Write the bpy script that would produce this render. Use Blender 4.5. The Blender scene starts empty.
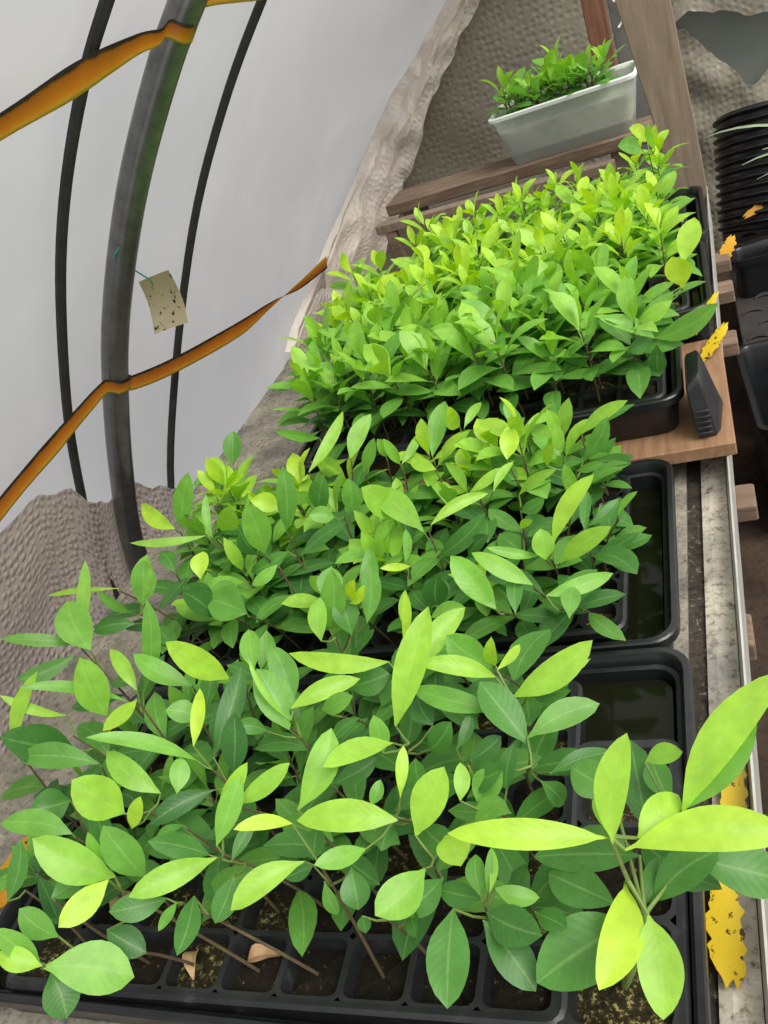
import bpy, bmesh, math, random
from mathutils import Vector, Matrix, noise
from bpy_extras.io_utils import unpack_list

# ------------------------------------------------------------ camera, world, light, exposure
SC = bpy.context.scene
COL = SC.collection
SC.view_settings.view_transform = 'Standard'
SC.view_settings.look = 'None'
SC.view_settings.gamma = 1.0
SC.view_settings.use_curve_mapping = False
SC.view_settings.exposure = 0.2

cam_data = bpy.data.cameras.new('camera')
cam = bpy.data.objects.new('camera', cam_data)
COL.objects.link(cam)
SC.camera = cam
cam_data.sensor_fit = 'HORIZONTAL'
cam_data.sensor_width = 36.0
cam_data.lens = 850.0 / 768.0 * 36.0
cam_data.clip_start = 0.02
right = Vector((0.90649232, 0.23633486, -0.34988214))
down = Vector((-0.14487108, -0.60426526, -0.78350231))
fwd = Vector((-0.39659053, 0.76092663, -0.51352373))
rot = Matrix((right, -down, -fwd)).transposed().to_4x4()
cam.matrix_world = Matrix.Translation((0, 0, 0.75)) @ rot

world = bpy.data.worlds.new('overcast_sky')
SC.world = world
world.use_nodes = True
wn = world.node_tree.nodes
wl = world.node_tree.links
wn.clear()
wo = wn.new('ShaderNodeOutputWorld')
wb = wn.new('ShaderNodeBackground')
wt = wn.new('ShaderNodeTexCoord')
ws = wn.new('ShaderNodeSeparateXYZ')
wr = wn.new('ShaderNodeValToRGB')
wl.new(wt.outputs['Generated'], ws.inputs[0])
wl.new(ws.outputs['Z'], wr.inputs[0])
wr.color_ramp.elements[0].position = 0.0
wr.color_ramp.elements[0].color = (0.72, 0.715, 0.70, 1)
wr.color_ramp.elements[1].position = 0.75
wr.color_ramp.elements[1].color = (1.0, 0.99, 0.97, 1)
wl.new(wr.outputs[0], wb.inputs[0])
wb.inputs[1].default_value = 1.06
wl.new(wb.outputs[0], wo.inputs[0])

sd = bpy.data.lights.new('hazy_sun', 'SUN')
sd.energy = 3.1
sd.angle = math.radians(38)
sd.color = (1.0, 0.97, 0.9)
sun = bpy.data.objects.new('hazy_sun', sd)
COL.objects.link(sun)
sun.rotation_euler = Vector((0.75, -0.35, 1.0)).to_track_quat('Z', 'Y').to_euler()

# ------------------------------------------------------------ helpers
RND = random.Random(7)


class MB:
    def __init__(self):
        self.v = []; self.f = []; self.m = []; self.a = []

    def vert(self, p, a=(0, 0, 0, 1)):
        self.v.append(tuple(p)); self.a.append(a)
        return len(self.v) - 1

    def face(self, idx, m=0):
        self.f.append(tuple(idx)); self.m.append(m)

    def box(self, lo, hi, m=0, M=None, bev=0.0):
        x0, y0, z0 = lo; x1, y1, z1 = hi
        b = min(bev, (x1 - x0) * .45, (y1 - y0) * .45, (z1 - z0) * .45)
        if b <= 0:
            P = [(x0, y0, z0), (x1, y0, z0), (x1, y1, z0), (x0, y1, z0), (x0, y0, z1), (x1, y0, z1), (x1, y1, z1), (x0, y1, z1)]
            if M: P = [M @ Vector(p) for p in P]
            i = [self.vert(p) for p in P]
            for q in ((3, 2, 1, 0), (4, 5, 6, 7), (0, 1, 5, 4), (1, 2, 6, 5), (2, 3, 7, 6), (3, 0, 4, 7)):
                self.face([i[k] for k in q], m)
        else:
            rings = []
            for z, ins in ((z0, b), (z0 + b, 0), (z1 - b, 0), (z1, b)):
                R = []
                for (cx, cy, sx, sy) in ((x0, y0, 1, 1), (x1, y0, -1, 1), (x1, y1, -1, -1), (x0, y1, 1, -1)):
                    a = (cx + sx * (ins + b), cy + sy * ins); c = (cx + sx * ins, cy + sy * (ins + b))
                    R += [c, a] if (sx * sy > 0) else [a, c]
                rings.append([self.vert(M @ Vector((p[0], p[1], z)) if M else (p[0], p[1], z)) for p in R])
            self.loft(rings, m, cap=True)

    def loft(self, rings, m=0, cap=False, closed=True):
        for a, b in zip(rings[:-1], rings[1:]):
            n = len(a)
            for k in range(n if closed else n - 1):
                self.face((a[k], a[(k + 1) % n], b[(k + 1) % n], b[k]), m)
        if cap:
            self.face(rings[0][::-1], m); self.face(rings[-1], m)

    def tube(self, pts, r, n=8, m=0, cap=True):
        pts = [Vector(p) for p in pts]
        rs = r if isinstance(r, (list, tuple)) else [r] * len(pts)
        rings = []; prev = None
        for i, p in enumerate(pts):
            t = (pts[min(i + 1, len(pts) - 1)] - pts[max(i - 1, 0)]).normalized()
            if prev is None:
                u = t.orthogonal().normalized()
            else:
                u = (prev - t * prev.dot(t)).normalized()
            prev = u
            w = t.cross(u)
            rings.append([self.vert(p + (u * math.cos(2 * math.pi * k / n) + w * math.sin(2 * math.pi * k / n)) * rs[i]) for k in range(n)])
        self.loft(rings, m, cap)

    def build(self, name, mats, parent=None, smooth=True, link=True):
        me = bpy.data.meshes.new(name)
        me.from_pydata(self.v, [], self.f)
        if not isinstance(mats, (list, tuple)): mats = [mats]
        for mt in mats: me.materials.append(mt)
        me.polygons.foreach_set('material_index', self.m)
        me.polygons.foreach_set('use_smooth', [smooth] * len(self.f))
        at = me.color_attributes.new('leafdata', 'FLOAT_COLOR', 'POINT')
        at.data.foreach_set('color', [c for a in self.a for c in a])
        me.update()
        if smooth:
            try: me.set_sharp_from_angle(angle=math.radians(40))
            except Exception: pass
        o = bpy.data.objects.new(name, me)
        COL.objects.link(o)
        if parent: o.parent = parent
        return o


def empty(name, loc=(0, 0, 0)):
    o = bpy.data.objects.new(name, None)
    COL.objects.link(o); o.location = loc
    o.empty_display_size = 0.02
    return o


def tag(o, label=None, cat=None, group=None, kind=None):
    if label: o['label'] = label
    if cat: o['category'] = cat
    if group: o['group'] = group
    if kind: o['kind'] = kind
    return o


def nm(name):
    m = bpy.data.materials.new(name); m.use_nodes = True
    nt = m.node_tree; b = nt.nodes['Principled BSDF']
    return m, nt, b


def add_noise(nt, scale, detail=4, rough=.6, coord='Object', vec_scale=None):
    tc = nt.nodes.new('ShaderNodeTexCoord')
    n = nt.nodes.new('ShaderNodeTexNoise')
    n.inputs['Scale'].default_value = scale; n.inputs['Detail'].default_value = detail; n.inputs['Roughness'].default_value = rough
    if vec_scale:
        mp = nt.nodes.new('ShaderNodeMapping'); mp.inputs['Scale'].default_value = vec_scale
        nt.links.new(tc.outputs[coord], mp.inputs[0]); nt.links.new(mp.outputs[0], n.inputs['Vector'])
    else:
        nt.links.new(tc.outputs[coord], n.inputs['Vector'])
    return n


def ramp(nt, src, stops):
    r = nt.nodes.new('ShaderNodeValToRGB')
    el = r.color_ramp.elements
    while len(el) < len(stops): el.new(0.5)
    for e, (p, c) in zip(el, stops):
        e.position = p; e.color = (*c, 1) if len(c) == 3 else c
    nt.links.new(src, r.inputs[0])
    return r


def bump(nt, b, src, strength, dist):
    bp = nt.nodes.new('ShaderNodeBump')
    bp.inputs['Strength'].default_value = strength; bp.inputs['Distance'].default_value = dist
    nt.links.new(src, bp.inputs['Height']); nt.links.new(bp.outputs[0], b.inputs['Normal'])
    return bp


def noisy(name, stops, scale, rough=.7, bs=.3, bd=.003, detail=5, vec_scale=None, metal=0, spec=.5):
    m, nt, b = nm(name)
    n = add_noise(nt, scale, detail, .65, vec_scale=vec_scale)
    r = ramp(nt, n.outputs[0], stops)
    nt.links.new(r.outputs[0], b.inputs['Base Color'])
    b.inputs['Roughness'].default_value = rough; b.inputs['Metallic'].default_value = metal
    b.inputs['Specular IOR Level'].default_value = spec
    if bs: bump(nt, b, n.outputs[0], bs, bd)
    return m


# ------------------------------------------------------------ materials
def leaf_material():
    m, nt, b = nm('seedling_leaf')
    N, L = nt.nodes, nt.links
    at = N.new('ShaderNodeAttribute'); at.attribute_name = 'leafdata'
    sp = N.new('ShaderNodeSeparateColor'); L.new(at.outputs['Color'], sp.inputs[0])
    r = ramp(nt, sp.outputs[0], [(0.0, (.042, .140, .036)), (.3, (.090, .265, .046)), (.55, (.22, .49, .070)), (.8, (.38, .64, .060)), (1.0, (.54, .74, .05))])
    # pale midrib and faint side veins, both the leaf's own colour
    mr = N.new('ShaderNodeMapRange'); mr.inputs[1].default_value = 0.0; mr.inputs[2].default_value = 0.10
    mr.inputs[3].default_value = 1.0; mr.inputs[4].default_value = 0.0
    L.new(sp.outputs[1], mr.inputs[0])
    md = N.new('ShaderNodeMath'); md.operation = 'MULTIPLY'; md.inputs[1].default_value = .26
    L.new(mr.outputs[0], md.inputs[0])
    a1 = N.new('ShaderNodeMath'); a1.operation = 'MULTIPLY_ADD'; a1.inputs[1].default_value = -.22
    L.new(sp.outputs[1], a1.inputs[0]); L.new(sp.outputs[2], a1.inputs[2])
    a2 = N.new('ShaderNodeMath'); a2.operation = 'MULTIPLY'; a2.inputs[1].default_value = 62
    L.new(a1.outputs[0], a2.inputs[0])
    a3 = N.new('ShaderNodeMath'); a3.operation = 'SINE'; L.new(a2.outputs[0], a3.inputs[0])
    a4 = N.new('ShaderNodeMapRange'); a4.inputs[1].default_value = .7; a4.inputs[2].default_value = 1.0; a4.inputs[4].default_value = .035
    L.new(a3.outputs[0], a4.inputs[0])
    ad = N.new('ShaderNodeMath'); ad.operation = 'ADD'; L.new(md.outputs[0], ad.inputs[0]); L.new(a4.outputs[0], ad.inputs[1])
    mx = N.new('ShaderNodeMix'); mx.data_type = 'RGBA'
    L.new(ad.outputs[0], mx.inputs[0]); L.new(r.outputs[0], mx.inputs[6]); mx.inputs[7].default_value = (.44, .66, .20, 1)
    ns = add_noise(nt, 60, 3)
    rr = ramp(nt, ns.outputs[0], [(.3, (.86, .86, .86)), (.7, (1.1, 1.1, 1.1))])
    mm = N.new('ShaderNodeMix'); mm.data_type = 'RGBA'; mm.blend_type = 'MULTIPLY'; mm.inputs[0].default_value = 1
    L.new(mx.outputs[2], mm.inputs[6]); L.new(rr.outputs[0], mm.inputs[7])
    L.new(mm.outputs[2], b.inputs['Base Color'])
    b.inputs['Roughness'].default_value = .36
    b.inputs['Specular IOR Level'].default_value = .36
    bump(nt, b, a3.outputs[0], .06, .0006)
    tr = N.new('ShaderNodeBsdfTranslucent')
    hs = N.new('ShaderNodeHueSaturation'); hs.inputs['Saturation'].default_value = 1.1; hs.inputs['Value'].default_value = 1.35
    L.new(mm.outputs[2], hs.inputs['Color']); L.new(hs.outputs[0], tr.inputs[0])
    ms = N.new('ShaderNodeMixShader'); ms.inputs[0].default_value = .36
    L.new(b.outputs[0], ms.inputs[1]); L.new(tr.outputs[0], ms.inputs[2])
    L.new(ms.outputs[0], N['Material Output'].inputs[0])
    return m


def sheet_material(name, col, trans, stops=None, bubbles=False, rough=.4, scale=3.0, bub=60, bstr=.6):
    m, nt, b = nm(name)
    N, L = nt.nodes, nt.links
    n = add_noise(nt, scale, 5, .6)
    c = stops or [(.3, tuple(x * .86 for x in col)), (.7, col)]
    r = ramp(nt, n.outputs[0], c)
    L.new(r.outputs[0], b.inputs['Base Color'])
    b.inputs['Roughness'].default_value = rough
    if bubbles:
        uv = N.new('ShaderNodeUVMap')
        vo = N.new('ShaderNodeTexVoronoi'); vo.inputs['Scale'].default_value = bub; vo.inputs['Randomness'].default_value = .45
        L.new(uv.outputs[0], vo.inputs['Vector'])
        sm = N.new('ShaderNodeMapRange'); sm.interpolation_type = 'SMOOTHSTEP'
        sm.inputs[1].default_value = .1; sm.inputs[2].default_value = .55; sm.inputs[3].default_value = 1; sm.inputs[4].default_value = 0
        L.new(vo.outputs['Distance'], sm.inputs[0])
        n2 = add_noise(nt, 30, 4)
        ad = N.new('ShaderNodeMath'); ad.operation = 'MULTIPLY_ADD'; ad.inputs[1].default_value = .8
        L.new(n2.outputs[0], ad.inputs[0]); L.new(sm.outputs[0], ad.inputs[2])
        bump(nt, b, ad.outputs[0], bstr, .014)
    else:
        n2 = add_noise(nt, 5, 3)
        bump(nt, b, n2.outputs[0], .25, .01)
    tr = N.new('ShaderNodeBsdfTranslucent'); L.new(r.outputs[0], tr.inputs[0])
    ms = N.new('ShaderNodeMixShader'); ms.inputs[0].default_value = trans
    L.new(b.outputs[0], ms.inputs[1]); L.new(tr.outputs[0], ms.inputs[2])
    L.new(ms.outputs[0], N['Material Output'].inputs[0])
    return m


def water_material():
    m, nt, b = nm('murky_water')
    b.inputs['Base Color'].default_value = (.008, .009, .004, 1)
    b.inputs['Roughness'].default_value = .08; b.inputs['Specular IOR Level'].default_value = .12
    n = add_noise(nt, 14, 3); bump(nt, b, n.outputs[0], .06, .004)
    return m


def speck_material(name, base, specks, scale, thr=.62, rough=.9, bs=.8):
    m, nt, b = nm(name)
    N, L = nt.nodes, nt.links
    n = add_noise(nt, scale, 6, .75)
    r = ramp(nt, n.outputs[0], [(.3, base[0]), (.5, base[1]), (thr, base[1]), (thr + .08, specks)])
    n2 = add_noise(nt, scale * .13, 3)
    r2 = ramp(nt, n2.outputs[0], [(.35, (.6, .6, .6)), (.65, (1.25, 1.2, 1.1))])
    mm = N.new('ShaderNodeMix'); mm.data_type = 'RGBA'; mm.blend_type = 'MULTIPLY'; mm.inputs[0].default_value = 1
    L.new(r.outputs[0], mm.inputs[6]); L.new(r2.outputs[0], mm.inputs[7])
    L.new(mm.outputs[2], b.inputs['Base Color'])
    b.inputs['Roughness'].default_value = rough; b.inputs['Specular IOR Level'].default_value = .2
    bump(nt, b, n.outputs[0], bs, .004)
    return m


M = {}
M['leaf'] = leaf_material()
M['stem'] = noisy('green_stem', [(.3, (.10, .13, .03)), (.7, (.17, .28, .05))], 40, .6, 0)
M['wood_stem'] = noisy('woody_stem', [(.3, (.06, .042, .02)), (.7, (.13, .095, .045))], 60, .8, .3)
M['film'] = sheet_material('polythene_film', (.5, .5, .5), .66, stops=[(.3, (.50, .505, .525)), (.55, (.545, .545, .56)), (.75, (.63, .62, .61))], rough=.3, scale=1.3)
M['wrap'] = sheet_material('bubble_wrap', (.70, .60, .53), .40, bubbles=True, bub=52, bstr=.65, rough=.2)
M['wrap_painted_lit'] = sheet_material('bubble_wrap_painted_lit', (.98, .92, .86), .22, stops=[(.3, (.95, .84, .73)), (.6, (.99, .92, .83))], bubbles=True, bub=42, bstr=.3, scale=6)  # warm near-white colour stands in for light coming through the wrap
M['wrap_end'] = sheet_material('bubble_wrap_painted_shade', (.35, .32, .25), .22, bubbles=True, bub=38, bstr=.22, rough=.35, scale=2.5)  # darker olive colour paints in the dim light at the end wall
M['pane'] = sheet_material('greenish_film', (.34, .37, .33), .25, rough=.25, scale=2)
M['steel'] = noisy('galvanised_steel', [(.3, (.13, .13, .128)), (.7, (.22, .22, .215))], 30, .30, .1, .001, metal=.75)
M['dark_strap'] = noisy('black_strap', [(.3, (.012, .013, .010)), (.7, (.03, .032, .025))], 40, .7)
M['black'] = noisy('black_plastic', [(.3, (.007, .008, .009)), (.7, (.015, .016, .018))], 30, .30, .06, .001)
M['black_dusty'] = noisy('dusty_black_plastic', [(.3, (.008, .009, .010)), (.62, (.018, .019, .021)), (.8, (.07, .07, .065))], 34, .45, .1, .001)
M['soil'] = speck_material('potting_soil', ((.004, .003, .002), (.015, .011, .007)), (.20, .17, .06), 170, .61)
M['mossy'] = speck_material('mossy_soil', ((.008, .006, .003), (.030, .025, .010)), (.36, .31, .13), 150, .55)
M['water'] = water_material()
M['grit'] = speck_material('gritty_bench', ((.10, .09, .075), (.33, .31, .27)), (.62, .60, .54), 90, .6)
M['pale_grit'] = speck_material('pale_gritty_metal', ((.06, .05, .04), (.62, .58, .51)), (.75, .72, .66), 75, .6, bs=.4)
M['dark_grit'] = speck_material('dark_grit', ((.012, .010, .008), (.07, .06, .05)), (.36, .34, .3), 120, .58)
M['alu'] = noisy('aluminium_lip', [(.3, (.42, .42, .39)), (.7, (.62, .62, .58))], 22, .45, .15, .001, metal=.35)
M['pine'] = noisy('new_pine', [(.3, (.19, .10, .05)), (.55, (.28, .155, .082)), (.75, (.37, .215, .12))], 14, .7, .2, .002, vec_scale=(6, .6, 6))
M['old_wood'] = noisy('weathered_wood', [(.25, (.15, .108, .078)), (.55, (.235, .175, .128)), (.8, (.31, .24, .175))], 9, .8, .3, .002, vec_scale=(7, 7, .7))
M['rail_wood'] = noisy('rail_wood', [(.3, (.10, .062, .042)), (.55, (.18, .12, .08)), (.75, (.30, .22, .16))], 12, .8, .35, .002, vec_scale=(.8, 8, 8))
M['red_wood'] = noisy('red_brown_wood', [(.3, (.12, .045, .025)), (.7, (.25, .11, .065))], 12, .75, .3, .002, vec_scale=(7, 7, .7))
M['floor'] = speck_material('earth_floor', ((.022, .015, .011), (.058, .040, .030)), (.11, .085, .07), 45, .66)
M['rubber'] = noisy('black_rubber', [(.3, (.016, .014, .013)), (.7, (.045, .038, .034))], 9, .8, .4, .004)
M['dry'] = noisy('withered_leaf', [(.3, (.30, .17, .08)), (.7, (.52, .34, .19))], 50, .8, .3)
M['blade'] = noisy('grey_green_blade', [(.3, (.28, .38, .24)), (.7, (.45, .55, .38))], 20, .5, 0)
M['string'] = noisy('white_string', [(.3, (.7, .7, .68)), (.7, (.8, .8, .78))], 20, .8, 0)
M['green_string'] = noisy('green_twine', [(.3, (.02, .30, .18)), (.7, (.03, .42, .26))], 20, .6, 0)


def tape_material(name, stops, spots=.62, trans=.35):
    m, nt, b = nm(name)
    N, L = nt.nodes, nt.links
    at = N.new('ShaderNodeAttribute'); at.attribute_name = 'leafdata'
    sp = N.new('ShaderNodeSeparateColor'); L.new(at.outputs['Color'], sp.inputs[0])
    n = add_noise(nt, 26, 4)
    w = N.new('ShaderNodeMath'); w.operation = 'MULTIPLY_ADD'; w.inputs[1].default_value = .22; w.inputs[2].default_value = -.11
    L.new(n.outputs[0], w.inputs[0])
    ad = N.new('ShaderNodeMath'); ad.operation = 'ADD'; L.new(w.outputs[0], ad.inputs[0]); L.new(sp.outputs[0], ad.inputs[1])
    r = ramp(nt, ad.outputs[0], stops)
    n2 = add_noise(nt, 95, 3, .6)
    r2 = ramp(nt, n2.outputs[0], [(spots, (1, 1, 1)), (spots + .05, (.07, .05, .03))])
    mm = N.new('ShaderNodeMix'); mm.data_type = 'RGBA'; mm.blend_type = 'MULTIPLY'; mm.inputs[0].default_value = 1
    L.new(r.outputs[0], mm.inputs[6]); L.new(r2.outputs[0], mm.inputs[7])
    L.new(mm.outputs[2], b.inputs['Base Color']); b.inputs['Roughness'].default_value = .4
    tr = N.new('ShaderNodeBsdfTranslucent'); L.new(mm.outputs[2], tr.inputs[0])
    ms = N.new('ShaderNodeMixShader'); ms.inputs[0].default_value = trans
    L.new(b.outputs[0], ms.inputs[1]); L.new(tr.outputs[0], ms.inputs[2])
    L.new(ms.outputs[0], N['Material Output'].inputs[0])
    return m


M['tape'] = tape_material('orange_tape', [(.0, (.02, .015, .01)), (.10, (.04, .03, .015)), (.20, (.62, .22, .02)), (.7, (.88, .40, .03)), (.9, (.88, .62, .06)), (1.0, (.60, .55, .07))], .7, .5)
M['sticky'] = tape_material('yellow_sticky_sheet', [(.0, (.72, .50, .02)), (1.0, (.84, .62, .03))], .60, .2)
M['sticky_orange'] = tape_material('amber_sticky_sheet', [(.0, (.62, .30, .02)), (1.0, (.75, .42, .03))], .66, .3)
M['card'] = tape_material('faded_card', [(.0, (.55, .46, .26)), (1.0, (.64, .56, .36))], .60, .1)

m, nt, b = nm('frosted_tub')
b.inputs['Base Color'].default_value = (.80, .83, .80, 1); b.inputs['Roughness'].default_value = .35
tr = nt.nodes.new('ShaderNodeBsdfTranslucent'); tr.inputs[0].default_value = (.85, .88, .84, 1)
tp = nt.nodes.new('ShaderNodeBsdfTransparent'); tp.inputs[0].default_value = (.95, .97, .95, 1)
m1 = nt.nodes.new('ShaderNodeMixShader'); m1.inputs[0].default_value = .4
m2 = nt.nodes.new('ShaderNodeMixShader'); m2.inputs[0].default_value = .58
nt.links.new(b.outputs[0], m1.inputs[1]); nt.links.new(tr.outputs[0], m1.inputs[2])
nt.links.new(m1.outputs[0], m2.inputs[1]); nt.links.new(tp.outputs[0], m2.inputs[2])
nt.links.new(m2.outputs[0], nt.nodes['Material Output'].inputs[0])
M['tub'] = m

# ------------------------------------------------------------ the tunnel: profile of the hoop in x,z
PROF = [(-.4, .99), (-.5, .92), (-.64, .81), (-.73, .74), (-.86, .62), (-.97, .5), (-1.08, .36), (-1.17, .22), (-1.26, .06), (-1.35, -.13), (-1.43, -.4), (-1.47, -.75)]


def smooth_poly(P, k=5):
    out = []
    n = len(P)
    for i in range(n - 1):
        p0, p1, p2, p3 = P[max(i - 1, 0)], P[i], P[i + 1], P[min(i + 2, n - 1)]
        for j in range(k):
            t = j / k
            out.append(tuple(.5 * (2 * b_ + (c_ - a_) * t + (2 * a_ - 5 * b_ + 4 * c_ - d_) * t * t + (3 * b_ - a_ - 3 * c_ + d_) * t ** 3) for a_, b_, c_, d_ in zip(p0, p1, p2, p3)))
    out.append(tuple(P[-1]))
    return out


HOOP = smooth_poly(PROF)


def lerp_tab(T, x):
    if x <= T[0][0]: return T[0][1]
    for (a, b_), (c, d_) in zip(T[:-1], T[1:]):
        if x <= c: return b_ + (d_ - b_) * (x - a) / (c - a)
    return T[-1][1]


def off_prof(d):
    out = []
    for i, p in enumerate(HOOP):
        a = Vector(HOOP[max(i - 1, 0)]); c = Vector(HOOP[min(i + 1, len(HOOP) - 1)])
        t = (c - a).normalized(); nrm = Vector((t.y, -t.x))
        out.append((p[0] + nrm.x * d, p[1] + nrm.y * d))
    return out


KT = [(-.2, 0), (.0, .0), (.13, .04), (.31, .12), (.41, .19), (.53, .245), (.9, .3), (1.3, .3)]


def film_x(z, y, d=.035, tab={}):
    if d not in tab:
        tab[d] = sorted([(q[1], q[0]) for q in off_prof(d)])
    e = min(max((y - 2.3) / 1.3, 0), 1); e = e * e * (3 - 2 * e)
    return lerp_tab(tab[d], z) + lerp_tab(KT, z) * e


def sheet(name, P, mat, uvs=1.0, parent=None):
    """P: rows of points -> one sheet with metric uvs"""
    mb = MB(); n, k = len(P), len(P[0])
    idx = [[mb.vert(p) for p in row] for row in P]
    for i in range(n - 1):
        for j in range(k - 1):
            mb.face((idx[i][j], idx[i][j + 1], idx[i + 1][j + 1], idx[i + 1][j]))
    o = mb.build(name, mat, parent)
    me = o.data
    U = []
    mid = k // 2
    ul = [0.0]
    for i in range(1, n): ul.append(ul[-1] + (Vector(P[i][mid]) - Vector(P[i - 1][mid])).length)
    for i in range(n):
        s = 0; r = []
        for j in range(k):
            if j: s += (Vector(P[i][j]) - Vector(P[i][j - 1])).length
            r.append((ul[i] * uvs, s * uvs))
        U.append(r)
    flat = [u for r in U for u in r]
    lay = me.uv_layers.new(name='UVMap')
    for lp in me.loops:
        lay.data[lp.index].uv = flat[lp.vertex_index]
    return o


def wob(p, s, a):
    return noise.noise(Vector(p) * s) * a


# floor
mb = MB()
n = 40
g = [[mb.vert((-1.9 + 3.9 * i / n, -.8 + 5.2 * j / n, -.75 + wob((i * .3, j * .3, 0), 1.3, .008))) for j in range(n + 1)] for i in range(n + 1)]
for i in range(n):
    for j in range(n):
        mb.face((g[i][j], g[i + 1][j], g[i + 1][j + 1], g[i][j + 1]))
tag(mb.build('floor', M['floor']), kind='structure')

# film skin of the tunnel
rows = []
zs = [q[1] for q in off_prof(.052)]
YE = [(-.5, 3.4), (-.228, 2.85), (-.128, 3.12), (-.03, 3.42), (.128, 3.58), (.307, 3.64), (1.2, 3.64)]
for i in range(45):
    row = []
    for z in zs:
        y = -.6 + (lerp_tab(YE, z) + .6) * i / 44
        row.append((film_x(z, y, .052) + wob((y, z, 3), 2.2, .004), y, z))
    rows.append(row)
tag(sheet('wall_left', rows, M['film']), kind='structure')

# bubble wrap hanging inside the lower part of the film
LOW = [(-.6, .25), (0, .25), (.86, .208), (.97, .193), (1.07, .19), (1.16, .141), (1.24, .053), (1.35, -.005), (1.41, .000), (1.51, -.094), (1.70, -.216), (1.96, -.278), (2.24, -.29), (2.55, -.228), (2.83, -.128), (3.17, -.03), (3.45, .128), (3.6, .45)]
rows = []
for i in range(150):
    y = -.5 + 4.08 * i / 149
    zt = lerp_tab(LOW, y) + wob((y, 0, 0), 14, .02)
    r = []
    for j in range(26):
        z = zt + (-.73 - zt) * j / 25
        r.append((film_x(z, y, .012 + .020 * math.exp(-((y - 1.35) / .07) ** 2)) + wob((y, z, 1), 5, .007 + .009 * min(abs(y - 1.35) * 3, 1)), y, z))
    rows.append(r)
o = sheet('bubble_wrap_lining', rows, M['wrap'])
tag(o, 'dirty bubble wrap lining along the foot of the curved film wall', 'bubble wrap')

# fold of wrap, coloured as if lit through, between the film and the end wall
E_ = [(-1.417, 2.56, -.228), (-1.385, 2.84, -.128), (-1.34, 3.17, -.031), (-1.224, 3.45, .128), (-1.045, 3.53, .307), (-.905, 3.55, .408), (-.755, 3.56, .531), (-.60, 3.56, .66), (-.42, 3.56, .80)]
R_ = [(-1.44, 3.0, -.50), (-1.44, 3.2, -.44), (-1.30, 3.45, -.25), (-1.15, 3.50, -.05), (-1.05, 3.50, .08), (-.905, 3.50, .256), (-.77, 3.50, .40), (-.64, 3.50, .52), (-.48, 3.50, .68)]
E2 = smooth_poly(E_, 8); R2 = smooth_poly(R_, 8)
rows = []
for i, (e, r_) in enumerate(zip(E2, R2)):
    e = Vector(e); r_ = Vector(r_); row = []
    for j in range(15):
        t = j / 14
        p = e.lerp(r_, t)
        p.x += (.02 if j else -.012) + wob((i * .2, t * 3, 4), 1.6, .03) * min(t * 4, 1)
        p.y += -.05 * math.sin(math.pi * t) + wob((i * .25, t * 4, 9), 1.5, .04) - .02
        row.append(tuple(p))
    rows.append(row)
o = sheet('bubble_wrap_fold', rows, M['wrap_painted_lit'])
tag(o, 'crumpled bubble wrap fold coloured as if lit through, along the far edge of the film', 'bubble wrap')

# end wall: greenish film with bubble wrap pinned over it
mb = MB()
mb.box((-1.75, 3.66, -.75), (1.3, 3.675, 1.5))
tag(mb.build('wall_back', M['pane'], smooth=False), kind='structure')
rows = []
for i in range(60):
    x = -1.52 + 1.50 * i / 59
    rows.append([(x, 3.60 + wob((x, z, 2), 4, .025), z) for z in [-.74 + 1.9 * j / 50 for j in range(51)]])
tag(sheet('bubble_wrap_curtain', rows, M['wrap_end']), 'bubble wrap curtain, shade painted into its colour, covering the end wall behind the plastic tub', 'bubble wrap')
TOPC = [(-.02, .20), (.045, .228), (.10, .20), (.16, .19), (.22, .145), (.285, .138), (.9, .1)]
BOTC = [(-.02, .19), (.033, .165), (.08, .08), (.13, .02), (.17, -.02), (.20, -.09), (.23, -.08), (.263, -.05), (.33, .02), (.9, .05)]
for nme, lab, f0, f1 in (('bubble_wrap_flap', 'bubble wrap flap hanging from above at the top right corner, behind the post', lambda x: lerp_tab(TOPC, x), lambda x: 1.15),
                         ('bubble_wrap_skirt', 'crumpled bubble wrap skirt low on the end wall behind the ribbed pipe', lambda x: -.74, lambda x: lerp_tab(BOTC, x))):
    rows = []
    for i in range(50):
        x = -.02 + .95 * i / 49
        a, b_ = f0(x), f1(x)
        if nme == 'bubble_wrap_skirt': b_ += wob((x, 0, 0), 40, .012)
        else: a += wob((x, 0, 5), 40, .012)
        rows.append([(x, 3.57 + wob((x, a + (b_ - a) * j / 30, 7), 8, .04), a + (b_ - a) * j / 30) for j in range(31)])
    tag(sheet(nme, rows, M['wrap_end']), lab, 'bubble wrap')

# ------------------------------------------------------------ hoop, straps, tapes
mb = MB()
mb.tube([(x, 1.35, z) for x, z in HOOP], .0265, 16)
tag(mb.build('tunnel_hoop', M['steel']), 'thick grey galvanised hoop pipe curving up the film wall', 'hoop')
for pts, lab in (([(-.30, 1.15, 1.07), (-.47, 1.155, .965), (-.663, 1.16, .828), (-.762, 1.16, .748), (-.894, 1.176, .624), (-1.025, 1.2, .476), (-1.18, 1.222, .256), (-1.292, 1.24, .058), (-1.368, 1.252, -.102), (-1.42, 1.27, -.33)], 'thin black strap on the film left of the thick hoop pipe'),
                 ([(-.34, 1.93, 1.05), (-.55, 1.90, .92), (-.746, 1.868, .763), (-.909, 1.83, .608), (-1.08, 1.785, .405), (-1.264, 1.71, .11), (-1.387, 1.618, -.157), (-1.43, 1.58, -.35)], 'thin black strap on the film right of the thick hoop pipe')):
    mb = MB()
    mb.tube(smooth_poly([(x - .005, y, z + .003) for x, y, z in pts], 5), .0095, 8)
    tag(mb.build('film_strap', M['dark_strap']), lab, 'strap', 'black straps over the film')


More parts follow.
